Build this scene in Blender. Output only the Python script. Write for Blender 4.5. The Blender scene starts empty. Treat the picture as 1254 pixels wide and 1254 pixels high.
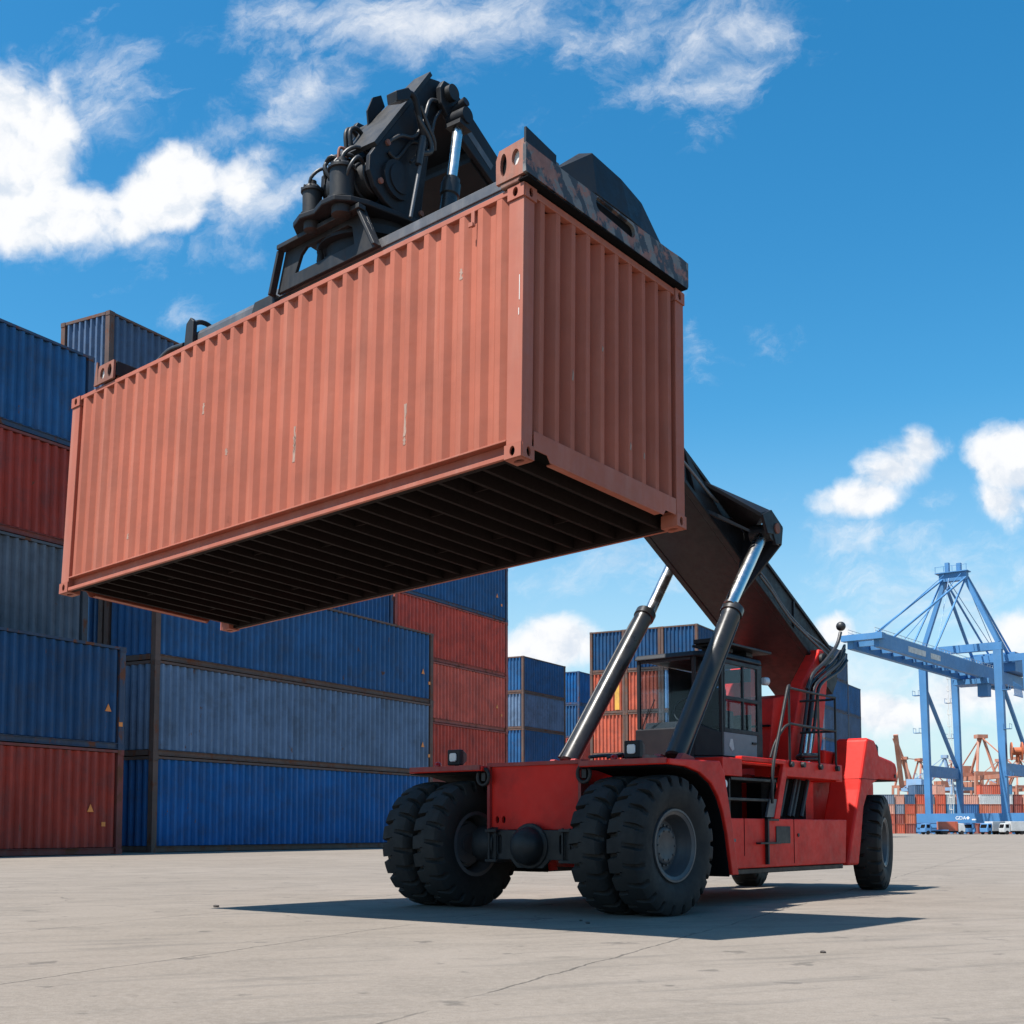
import bpy, bmesh, math, random
from mathutils import Vector, Matrix
from mathutils.geometry import tessellate_polygon
R = math.radians
random.seed(7)
scene = bpy.context.scene
COL = scene.collection

# ------------------------------------------------------------------ mesh helpers
class MB:
    """collects simple solids and links them as one mesh object"""
    def __init__(self, tf=None):
        self.v = []; self.f = []; self.m = []; self.tf = tf; self.mi = 0
    def add(self, verts, faces):
        o = len(self.v)
        for p in verts:
            self.v.append(tuple(self.tf(*p)) if self.tf else tuple(p))
        for f in faces:
            self.f.append([i + o for i in f]); self.m.append(self.mi)
        return self
    def box(self, x0, x1, y0, y1, z0, z1):
        v = [(x, y, z) for z in (z0, z1) for y in (y0, y1) for x in (x0, x1)]
        return self.add(v, [(0, 2, 3, 1), (4, 5, 7, 6), (0, 1, 5, 4), (2, 6, 7, 3), (0, 4, 6, 2), (1, 3, 7, 5)])
    def hexa(self, bottom, top):
        n = len(bottom)
        fs = [tuple(range(n))[::-1], tuple(range(n, 2 * n))]
        for i in range(n):
            j = (i + 1) % n
            fs.append((i, j, n + j, n + i))
        return self.add(list(bottom) + list(top), fs)
    def prism(self, poly, axis, a, b):
        def P(q, t):
            return {'x': (t, q[0], q[1]), 'y': (q[0], t, q[1]), 'z': (q[0], q[1], t)}[axis]
        return self.hexa([P(q, a) for q in poly], [P(q, b) for q in poly])
    def plate(self, outer, holes, axis, a, b):
        def P(q, t):
            return {'x': (t, q[0], q[1]), 'y': (q[0], t, q[1]), 'z': (q[0], q[1], t)}[axis]
        loops = [outer] + list(holes)
        flat = [q for l in loops for q in l]
        tris = tessellate_polygon([[Vector((q[0], q[1], 0)) for q in l] for l in loops])
        n = len(flat)
        vs = [P(q, a) for q in flat] + [P(q, b) for q in flat]
        fs = [tuple(t) for t in tris] + [tuple(i + n for i in t)[::-1] for t in tris]
        k = 0
        for l in loops:
            m = len(l)
            for i in range(m):
                j = (i + 1) % m
                fs.append((k + i, k + j, n + k + j, n + k + i))
            k += m
        return self.add(vs, fs)
    def rings(self, rings, closed=True, caps=True):
        n = len(rings[0]); vs = [p for r in rings for p in r]; fs = []
        for i in range(len(rings) - 1):
            for j in range(n):
                k = (j + 1) % n
                fs.append((i * n + j, i * n + k, (i + 1) * n + k, (i + 1) * n + j))
        if caps:
            fs.append(tuple(range(n))[::-1]); fs.append(tuple((len(rings) - 1) * n + j for j in range(n)))
        return self.add(vs, fs)
    def cyl(self, p0, p1, r0, r1=None, n=16):
        r1 = r0 if r1 is None else r1
        return self.lathe(p0, p1, [(0, r0), (1, r1)], n, unit=True)
    def lathe(self, p0, p1, prof, n=24, unit=False, caps=True):
        p0 = Vector(p0); p1 = Vector(p1); d = p1 - p0; L = d.length; d.normalize()
        x = d.orthogonal().normalized(); y = d.cross(x)
        rings = []
        for t, r in prof:
            c = p0 + d * (t * L if unit else t)
            rings.append([tuple(c + (x * math.cos(2 * math.pi * k / n) + y * math.sin(2 * math.pi * k / n)) * r) for k in range(n)])
        return self.rings(rings, caps=caps)
    def tube(self, pts, r, n=8, sub=4):
        pts = [Vector(p) for p in pts]
        path = []
        for i in range(len(pts) - 1):
            a = pts[max(i - 1, 0)]; b = pts[i]; c = pts[i + 1]; d = pts[min(i + 2, len(pts) - 1)]
            for k in range(sub):
                t = k / sub
                path.append(0.5 * ((2 * b) + (c - a) * t + (2 * a - 5 * b + 4 * c - d) * t * t + (3 * b - a - 3 * c + d) * t ** 3))
        path.append(pts[-1])
        rings = []; x = None
        for i, p in enumerate(path):
            d = (path[min(i + 1, len(path) - 1)] - path[max(i - 1, 0)]).normalized()
            x = d.orthogonal().normalized() if x is None else (x - d * x.dot(d)).normalized()
            y = d.cross(x)
            rings.append([tuple(p + (x * math.cos(2 * math.pi * k / n) + y * math.sin(2 * math.pi * k / n)) * r) for k in range(n)])
        return self.rings(rings)
    def pipe(self, pts, r, n=8):
        return self.tube(pts, r, n, 1)
    def beam(self, p0, p1, w, h, up=(0, 0, 1)):
        p0 = Vector(p0); p1 = Vector(p1); d = (p1 - p0).normalized(); up = Vector(up)
        x = d.cross(up).normalized(); y = x.cross(d)
        def q(p): return [tuple(p + x * (a * w / 2) + y * (b * h / 2)) for a, b in ((-1, -1), (1, -1), (1, 1), (-1, 1))]
        return self.hexa(q(p0), q(p1))
    def ball(self, c, r, n=16):
        c = Vector(c); r = r if isinstance(r, (tuple, list)) else (r, r, r)
        rings = []
        m = n // 2
        for i in range(1, m):
            a = math.pi * i / m
            rings.append([(c.x + r[0] * math.sin(a) * math.cos(2 * math.pi * k / n), c.y + r[1] * math.sin(a) * math.sin(2 * math.pi * k / n), c.z + r[2] * math.cos(a)) for k in range(n)])
        return self.rings(rings)
    def mesh(self, name, mats, smooth=None):
        me = bpy.data.meshes.new(name)
        me.from_pydata(self.v, [], self.f)
        mats = mats if isinstance(mats, (list, tuple)) else [mats]
        for m in mats: me.materials.append(m)
        me.polygons.foreach_set('material_index', self.m)
        bm = bmesh.new(); bm.from_mesh(me)
        bmesh.ops.recalc_face_normals(bm, faces=bm.faces); bm.to_mesh(me); bm.free()
        if smooth:
            me.shade_smooth(); me.set_sharp_from_angle(angle=R(smooth))
        return me
    def build(self, name, mats, parent=None, bevel=0, smooth=None):
        o = bpy.data.objects.new(name, self.mesh(name, mats, smooth))
        COL.objects.link(o)
        if parent: o.parent = parent
        if bevel:
            b = o.modifiers.new('bevel', 'BEVEL'); b.width = bevel; b.segments = 2; b.limit_method = 'ANGLE'; b.angle_limit = R(40)
        return o

def tag(o, label, cat, group=None, kind=None):
    if label: o['label'] = label
    if cat: o['category'] = cat
    if group: o['group'] = group
    if kind: o['kind'] = kind
    return o
def empty(name, loc=(0, 0, 0), rz=0, parent=None, M=None):
    o = bpy.data.objects.new(name, None); COL.objects.link(o); o.empty_display_size = 0.3
    if M is not None: o.matrix_world = M
    else: o.location = loc; o.rotation_euler = (0, 0, rz)
    if parent: o.parent = parent
    return o
def dup_tree(o, parent=None, color=None):
    c = o.copy(); COL.objects.link(c); c.parent = parent
    if color: c.color = color
    for ch in list(o.children):
        dup_tree(ch, c, color)
    return c
def oval(cx, cy, rx, ry, n=16):
    return [(cx + rx * math.cos(2 * math.pi * k / n), cy + ry * math.sin(2 * math.pi * k / n)) for k in range(n)]
def stadium(x0, y0, x1, y1, r, n=8):
    a = math.atan2(y1 - y0, x1 - x0); out = []
    for k in range(n + 1): t = a - math.pi / 2 + math.pi * k / n; out.append((x1 + r * math.cos(t), y1 + r * math.sin(t)))
    for k in range(n + 1): t = a + math.pi / 2 + math.pi * k / n; out.append((x0 + r * math.cos(t), y0 + r * math.sin(t)))
    return out

# ------------------------------------------------------------------ material helpers
class NT:
    def __init__(self, nt): self.nt = nt
    def n(self, typ, ins=None, **props):
        nd = self.nt.nodes.new(typ)
        for k, v in props.items(): setattr(nd, k, v)
        for k, v in (ins or {}).items():
            s = nd.inputs[k]
            if isinstance(v, bpy.types.NodeSocket): self.nt.links.new(v, s)
            else: s.default_value = v
        return nd
    def math(self, op, a, b=0.0, c=0.0, clamp=False):
        return self.n('ShaderNodeMath', {0: a, 1: b, 2: c}, operation=op, use_clamp=clamp).outputs[0]
    def vmath(self, op, a, b=(0, 0, 0)):
        nd = self.n('ShaderNodeVectorMath', {0: a, 1: b}, operation=op)
        return nd.outputs['Value'] if op in ('DOT_PRODUCT', 'LENGTH') else nd.outputs[0]
    def mix(self, fac, a, b, blend='MIX'):
        return self.n('ShaderNodeMix', {0: fac, 6: a, 7: b}, data_type='RGBA', blend_type=blend).outputs[2]
    def noise(self, vec, scale, detail=4, rough=0.55, dist=0.0):
        return self.n('ShaderNodeTexNoise', {'Vector': vec, 'Scale': scale, 'Detail': detail, 'Roughness': rough, 'Distortion': dist}).outputs['Fac']
    def ramp(self, x, a, b, ya=0.0, yb=1.0, smooth=True):
        return self.n('ShaderNodeMapRange', {'Value': x, 'From Min': a, 'From Max': b, 'To Min': ya, 'To Max': yb}, interpolation_type='SMOOTHSTEP' if smooth else 'LINEAR', clamp=True).outputs[0]
    def scale(self, v, s): return self.vmath('MULTIPLY', v, s)

def new_mat(name):
    m = bpy.data.materials.new(name); m.use_nodes = True
    nt = m.node_tree; nt.nodes.clear(); g = NT(nt)
    out = g.n('ShaderNodeOutputMaterial')
    return m, g, out
def c4(c): return (c[0], c[1], c[2], 1.0)

def paint(name, color=None, rough=0.5, var=0.12, fade=0.0, fadecol=(0.55, 0.5, 0.46), rust=0.0, rustcol=(0.16, 0.06, 0.03), dirt=0.0, dirtcol=(0.12, 0.10, 0.085),
          metal=0.0, scale=1.0, bump=0.02, coat=0.0, spec=0.5):
    """weathered paint: tonal patches, vertical fading streaks, rust blooms and dust, all in object space"""
    m, g, out = new_mat(name)
    tc = g.n('ShaderNodeTexCoord').outputs['Object']
    oi = g.n('ShaderNodeObjectInfo')
    off = g.n('ShaderNodeCombineXYZ', {0: g.math('MULTIPLY', oi.outputs['Random'], 37.0), 1: g.math('MULTIPLY', oi.outputs['Random'], 91.0), 2: g.math('MULTIPLY', oi.outputs['Random'], 53.0)}).outputs[0]
    p = g.vmath('ADD', g.scale(tc, (scale,) * 3), off)
    base = oi.outputs['Color'] if color is None else g.n('ShaderNodeRGB').outputs[0]
    if color is not None: base.node.outputs[0].default_value = c4(color)
    low = g.noise(p, 0.7, 5, 0.6)
    v = g.ramp(low, 0.3, 0.7, 1 - var, 1 + var)
    colr = g.mix(1.0, base, g.n('ShaderNodeCombineXYZ', {0: v, 1: v, 2: v}).outputs[0], 'MULTIPLY')
    strk = g.noise(g.scale(p, (5.0, 5.0, 0.35)), 1.0, 6, 0.65)
    if fade > 0:
        colr = g.mix(g.math('MULTIPLY', g.ramp(strk, 0.45, 0.72), fade), colr, c4(fadecol))
    fine = g.noise(p, 9.0, 8, 0.7)
    if dirt > 0:
        d = g.math('MULTIPLY', g.ramp(g.noise(g.vmath('ADD', p, (5, 3, 1)), 1.6, 8, 0.68), 0.42, 0.72), dirt)
        colr = g.mix(d, colr, c4(dirtcol))
    rg = g.ramp(fine, 0.3, 0.7, rough - 0.08, rough + 0.1)
    if rust > 0:
        rn = g.noise(g.vmath('ADD', g.scale(p, (1.6, 1.6, 0.8)), (2.3, 9.1, 4.4)), 1.7, 10, 0.72)
        rm = g.ramp(rn, 0.73 - 0.2 * rust, 0.80 - 0.2 * rust)
        rc = g.mix(fine, c4(rustcol), c4([min(1, x * 2.2) for x in rustcol]))
        colr = g.mix(rm, colr, rc)
        rg = g.math('ADD', rg, g.math('MULTIPLY', rm, 0.3), clamp=True)
    bs = g.n('ShaderNodeBsdfPrincipled', {'Base Color': colr, 'Roughness': rg, 'Metallic': metal, 'Specular IOR Level': spec, 'Coat Weight': coat, 'Coat Roughness': 0.25})
    if bump > 0:
        b1 = g.noise(p, 1.8, 3, 0.5); b2 = g.math('MULTIPLY', fine, 0.12)
        bp = g.n('ShaderNodeBump', {'Height': g.math('ADD', b1, b2), 'Strength': 0.5, 'Distance': bump})
        g.nt.links.new(bp.outputs[0], bs.inputs['Normal'])
    g.nt.links.new(bs.outputs[0], out.inputs[0])
    return m

M = {}
M['held'] = paint('salmon_container_paint', (0.335, 0.096, 0.058), rough=0.66, var=0.12, fade=0.42, fadecol=(0.41, 0.160, 0.108), rust=0.26, rustcol=(0.14, 0.045, 0.03), dirt=0.28, dirtcol=(0.22, 0.075, 0.05), bump=0.02, spec=0.22)
M['held_frame'] = paint('salmon_frame_paint', (0.335, 0.096, 0.058), rough=0.6, var=0.1, fade=0.25, fadecol=(0.42, 0.22, 0.17), rust=0.4, dirt=0.2, dirtcol=(0.22, 0.12, 0.09), bump=0.01, spec=0.35)
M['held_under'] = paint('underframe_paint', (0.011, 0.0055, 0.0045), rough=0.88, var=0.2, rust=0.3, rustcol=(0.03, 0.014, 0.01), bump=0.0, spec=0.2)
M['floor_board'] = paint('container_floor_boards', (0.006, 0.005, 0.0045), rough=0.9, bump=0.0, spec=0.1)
M['box'] = paint('container_paint', None, rough=0.55, var=0.16, fade=0.12, fadecol=(0.20, 0.205, 0.21), rust=0.48, rustcol=(0.085, 0.04, 0.026), dirt=0.36, dirtcol=(0.05, 0.045, 0.045), scale=0.8, bump=0.03, spec=0.25)
M['box_frame'] = paint('container_frame_paint', None, rough=0.6, var=0.15, fade=0.3, fadecol=(0.16, 0.13, 0.11), rust=0.95, rustcol=(0.085, 0.032, 0.018), dirt=0.45, dirtcol=(0.05, 0.04, 0.035), scale=0.6, bump=0.01, spec=0.3)
M['far_box'] = paint('far_container_paint', None, rough=0.6, var=0.1, fade=0.2, rust=0.05, dirt=0.15, scale=0.25, bump=0.0)
M['red'] = paint('red_vehicle_paint', (0.62, 0.019, 0.012), rough=0.48, var=0.14, fade=0.06, fadecol=(0.70, 0.06, 0.04), rust=0.26, rustcol=(0.05, 0.016, 0.012), dirt=0.50, dirtcol=(0.20, 0.014, 0.011), bump=0.006, spec=0.2)
M['red_dirty'] = paint('dirty_red_paint', (0.28, 0.016, 0.015), rough=0.55, var=0.15, fade=0.2, fadecol=(0.30, 0.20, 0.17), rust=0.28, rustcol=(0.07, 0.025, 0.02), dirt=0.5, dirtcol=(0.10, 0.05, 0.04), bump=0.006)
M['black'] = paint('black_boom_paint', (0.013, 0.0145, 0.018), rough=0.46, var=0.25, fade=0.10, fadecol=(0.05, 0.051, 0.055), rust=0.22, rustcol=(0.04, 0.02, 0.014), dirt=0.3, dirtcol=(0.024, 0.018, 0.015), bump=0.006, spec=0.2)
M['black_worn'] = paint('worn_black_steel', (0.017, 0.018, 0.020), rough=0.5, var=0.25, fade=0.25, fadecol=(0.075, 0.075, 0.078), rust=0.34, rustcol=(0.06, 0.026, 0.018), dirt=0.35, dirtcol=(0.04, 0.032, 0.027), bump=0.005, spec=0.28)
M['grey_steel'] = paint('grey_spreader_steel', (0.065, 0.069, 0.078), rough=0.45, var=0.15, fade=0.3, fadecol=(0.22, 0.22, 0.22), rust=0.12, dirt=0.3, bump=0.004)
M['rusty'] = paint('rusty_pink_steel', (0.23, 0.085, 0.058), rough=0.78, var=0.3, fade=0.4, fadecol=(0.27, 0.19, 0.16), rust=0.72, rustcol=(0.075, 0.028, 0.018), dirt=0.6, scale=3.0, bump=0.006, spec=0.3)
M['white_worn'] = paint('worn_white_paint', (0.62, 0.60, 0.56), rough=0.6, rust=0.15, dirt=0.4, bump=0.0)
M['scrape'] = paint('scraped_primer', (0.30, 0.19, 0.145), rough=0.7, rust=0.6, dirt=0.5, dirtcol=(0.16, 0.07, 0.05), scale=6, bump=0.0)
M['dark'] = paint('dark_opening', (0.006, 0.006, 0.007), rough=0.9, bump=0.0, spec=0.1)  # near-black; inside holes and gaps it stands in for their shade
M['tyre'] = paint('tyre_rubber', (0.019, 0.018, 0.018), rough=0.72, var=0.15, fade=0.10, fadecol=(0.05, 0.047, 0.043), dirt=0.45, dirtcol=(0.045, 0.040, 0.035), bump=0.004, spec=0.25)
M['rim'] = paint('dark_rim_paint', (0.055, 0.056, 0.062), rough=0.45, var=0.2, fade=0.2, fadecol=(0.14, 0.13, 0.12), rust=0.12, dirt=0.3, bump=0.003)
M['hose'] = paint('black_rubber_hose', (0.02, 0.02, 0.022), rough=0.45, bump=0.0)
M['cab'] = paint('dark_grey_cab_paint', (0.013, 0.0155, 0.020), rough=0.5, var=0.15, dirt=0.3, dirtcol=(0.03, 0.029, 0.028), rust=0.08, bump=0.004, spec=0.25)
M['cab_door'] = paint('grey_door_paint', (0.19, 0.195, 0.21), rough=0.5, var=0.1, dirt=0.25, rust=0.05, bump=0.003)
M['lamp_glass'] = paint('lamp_lens', (0.55, 0.57, 0.60), rough=0.15, bump=0.0, spec=0.8)
M['red_lens'] = paint('red_lens', (0.45, 0.01, 0.01), rough=0.2, bump=0.0)
M['orange'] = paint('orange_sticker', (0.75, 0.22, 0.03), rough=0.5, bump=0.0, dirt=0.2)
M['reel'] = paint('reel_paint', (0.42, 0.10, 0.03), rough=0.6, rust=0.3, dirt=0.4, bump=0.0)
M['yellow'] = paint('yellow_stripe_paint', (0.62, 0.33, 0.05), rough=0.6, dirt=0.3, rust=0.2, bump=0.0)
M['white'] = paint('white_paint', (0.78, 0.78, 0.76), rough=0.45, dirt=0.15, bump=0.0)
M['lorry'] = paint('lorry_paint', None, rough=0.4, dirt=0.2, bump=0.0)
M['crane'] = paint('blue_crane_paint', (0.055, 0.19, 0.40), rough=0.5, var=0.1, fade=0.25, fadecol=(0.12, 0.26, 0.44), rust=0.05, dirt=0.25, dirtcol=(0.05, 0.10, 0.18), scale=0.12, bump=0.0)
M['far_crane'] = paint('far_crane_paint', None, rough=0.6, fade=0.3, fadecol=(0.5, 0.42, 0.36), dirt=0.2, scale=0.1, bump=0.0)
M['seat'] = paint('seat_fabric', (0.03, 0.03, 0.035), rough=0.9, bump=0.003)
M['stone'] = paint('dark_stone', (0.06, 0.05, 0.045), rough=0.9, scale=20, bump=0.0)

def chrome():
    m, g, out = new_mat('chromed_rod')
    tc = g.n('ShaderNodeTexCoord').outputs['Object']
    n = g.noise(tc, 6, 6, 0.6)
    bs = g.n('ShaderNodeBsdfPrincipled', {'Base Color': (0.66, 0.64, 0.62, 1), 'Metallic': 1.0, 'Roughness': g.ramp(n, 0.3, 0.8, 0.20, 0.38)})
    g.nt.links.new(bs.outputs[0], out.inputs[0]); return m
M['chrome'] = chrome()
def barrel():
    m, g, out = new_mat('polished_black_barrel')
    tc = g.n('ShaderNodeTexCoord').outputs['Object']
    n = g.noise(tc, 5, 7, 0.65)
    bs = g.n('ShaderNodeBsdfPrincipled', {'Base Color': g.mix(n, (0.016, 0.017, 0.019, 1), (0.042, 0.04, 0.038, 1)), 'Metallic': 0.35, 'Roughness': g.ramp(n, 0.3, 0.75, 0.26, 0.46)})
    g.nt.links.new(bs.outputs[0], out.inputs[0]); return m
M['barrel'] = barrel()
def glass():
    m, g, out = new_mat('cab_glass')
    tr = g.n('ShaderNodeBsdfTransparent', {'Color': (0.80, 0.86, 0.90, 1)})
    gl = g.n('ShaderNodeBsdfGlossy', {'Color': (0.9, 0.95, 1.0, 1), 'Roughness': 0.03})
    fr = g.math('MULTIPLY_ADD', g.math('POWER', g.n('ShaderNodeLayerWeight', {'Blend': 0.5}).outputs['Facing'], 4.0), 0.4, 0.012)
    mx = g.n('ShaderNodeMixShader', {0: fr, 1: tr.outputs[0], 2: gl.outputs[0]})
    g.nt.links.new(mx.outputs[0], out.inputs[0]); return m
M['glass'] = glass()
def hazard():
    """worn diagonal warning bands on dark steel: object x runs across the beam face, z up"""
    m, g, out = new_mat('worn_striped_steel')
    tc = g.n('ShaderNodeTexCoord').outputs['Object']
    sep = g.n('ShaderNodeSeparateXYZ', {0: tc})
    w = g.noise(tc, 2.2, 6, 0.65)
    t = g.math('ADD', g.math('MULTIPLY', sep.outputs[1], 4.2), g.math('ADD', g.math('MULTIPLY', sep.outputs[2], -2.6), g.math('MULTIPLY', w, 1.5)))
    fr = g.math('FRACT', t)
    band = g.math('MULTIPLY', g.ramp(fr, 0.46, 0.5), g.ramp(g.noise(tc, 3.1, 8, 0.7), 0.36, 0.5))
    col = g.mix(band, (0.035, 0.038, 0.045, 1), (0.15, 0.145, 0.14, 1))
    rn = g.noise(g.vmath('ADD', tc, (4, 1, 7)), 3.6, 10, 0.72)
    rm = g.math('MULTIPLY', g.ramp(rn, 0.52, 0.57), 0.85)
    col = g.mix(rm, col, g.mix(g.noise(tc, 14, 5), (0.14, 0.05, 0.035, 1), (0.36, 0.16, 0.11, 1)))
    bs = g.n('ShaderNodeBsdfPrincipled', {'Base Color': col, 'Roughness': 0.6})
    bp = g.n('ShaderNodeBump', {'Height': g.noise(tc, 5, 6, 0.6), 'Strength': 0.4, 'Distance': 0.01})
    g.nt.links.new(bp.outputs[0], bs.inputs['Normal'])
    g.nt.links.new(bs.outputs[0], out.inputs[0]); return m
M['hazard'] = hazard()

def concrete():
    m, g, out = new_mat('port_concrete')
    pos = g.n('ShaderNodeNewGeometry').outputs['Position']
    big = g.noise(pos, 0.09, 6, 0.6)
    mid = g.noise(pos, 0.9, 8, 0.65, 0.4)
    fine = g.noise(pos, 17, 10, 0.75)
    grit = g.noise(pos, 90, 3, 0.6)
    col = g.mix(g.ramp(big, 0.3, 0.7), (0.180, 0.150, 0.121, 1), (0.234, 0.199, 0.166, 1))
    col = g.mix(g.math('MULTIPLY', g.ramp(mid, 0.40, 0.66), 0.6), col, (0.143, 0.121, 0.100, 1))
    col = g.mix(g.math('MULTIPLY', g.ramp(fine, 0.35, 0.66), 0.5), col, (0.268, 0.232, 0.198, 1))
    col = g.mix(g.math('MULTIPLY', g.ramp(grit, 0.50, 0.70), 0.55), col, (0.095, 0.084, 0.070, 1))
    # oily stains and tyre scuffs
    st = g.noise(g.scale(pos, (0.8, 1.5, 1)), 1.1, 6, 0.6, 0.6)
    col = g.mix(g.math('MULTIPLY', g.ramp(st, 0.60, 0.74), 0.42), col, (0.078, 0.070, 0.060, 1))
    sp = g.noise(g.vmath('ADD', pos, (31, 7, 0)), 2.4, 5, 0.55)
    col = g.mix(g.math('MULTIPLY', g.ramp(sp, 0.645, 0.69), 0.45), col, (0.038, 0.036, 0.034, 1))
    tm = g.noise(g.scale(g.n('ShaderNodeVectorRotate', {'Vector': pos, 'Angle': R(-24)}, rotation_type='Z_AXIS').outputs[0], (0.5, 4.5, 1)), 0.9, 5, 0.6)
    col = g.mix(g.math('MULTIPLY', g.ramp(tm, 0.50, 0.70), 0.38), col, (0.085, 0.078, 0.070, 1))
    # slab joints, running away from the viewer, three metres apart, and broken cracks
    wig = g.math('MULTIPLY', g.math('SUBTRACT', g.noise(pos, 1.3, 5, 0.6), 0.5), 0.22)
    t = g.math('ADD', g.vmath('DOT_PRODUCT', pos, (0.916, -0.401, 0)), g.math('ADD', wig, 6.05 + 2.94 * 200))
    fr = g.math('FRACT', g.math('DIVIDE', t, 2.94))
    d = g.math('MULTIPLY', g.math('MINIMUM', fr, g.math('SUBTRACT', 1.0, fr)), 2.94)
    brk = g.ramp(g.noise(pos, 0.8, 4, 0.6), 0.36, 0.52)
    joint = g.math('MULTIPLY', g.ramp(d, 0.004, 0.016, 1.0, 0.0), brk)
    vor = g.n('ShaderNodeTexVoronoi', {'Vector': g.vmath('ADD', pos, g.scale(g.n('ShaderNodeTexNoise', {'Vector': pos, 'Scale': 0.9, 'Detail': 6}).outputs['Color'], (1.3, 1.3, 0))), 'Scale': 0.14}, feature='DISTANCE_TO_EDGE', voronoi_dimensions='2D').outputs['Distance']
    crack = g.math('MULTIPLY', g.ramp(vor, 0.0004, 0.002, 1.0, 0.0), g.ramp(g.noise(pos, 0.35, 3), 0.48, 0.6))
    ln = g.math('MAXIMUM', joint, crack)
    col = g.mix(g.math('MULTIPLY', ln, 0.68), col, (0.04, 0.037, 0.033, 1))
    bs = g.n('ShaderNodeBsdfPrincipled', {'Base Color': col, 'Roughness': g.ramp(mid, 0.3, 0.7, 0.78, 0.92), 'Specular IOR Level': 0.25})
    h = g.math('ADD', g.math('MULTIPLY', fine, 0.6), g.math('ADD', g.math('MULTIPLY', grit, 0.25), g.math('MULTIPLY', ln, -1.2)))
    bp = g.n('ShaderNodeBump', {'Height': h, 'Strength': 0.55, 'Distance': 0.012})
    g.nt.links.new(bp.outputs[0], bs.inputs['Normal'])
    g.nt.links.new(bs.outputs[0], out.inputs[0]); return m
M['concrete'] = concrete()

# ------------------------------------------------------------------ camera
FPX, PITCH, CY, CAMH = 1537.06, 0.0750, 900.93, 0.95
cam = bpy.data.cameras.new('camera'); co = bpy.data.objects.new('camera', cam); COL.objects.link(co)
co.location = (0, 0, CAMH); co.rotation_euler = (math.pi / 2 + PITCH, 0, 0)
cam.sensor_width = 36; cam.lens = FPX / 1254 * 36; cam.shift_y = (CY - 627) / 1254
cam.clip_start = 0.1; cam.clip_end = 6000
scene.camera = co

# ------------------------------------------------------------------ light and sky
SUN = Vector((-0.428, -0.27, 1.0)).normalized()
sl = bpy.data.lights.new('sun', 'SUN'); sl.energy = 5.0; sl.angle = R(0.5); sl.color = (1.0, 0.955, 0.89)
so = bpy.data.objects.new('sun', sl); COL.objects.link(so)
so.rotation_euler = SUN.to_track_quat('Z', 'Y').to_euler(); so.location = (0, 0, 60)

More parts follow.
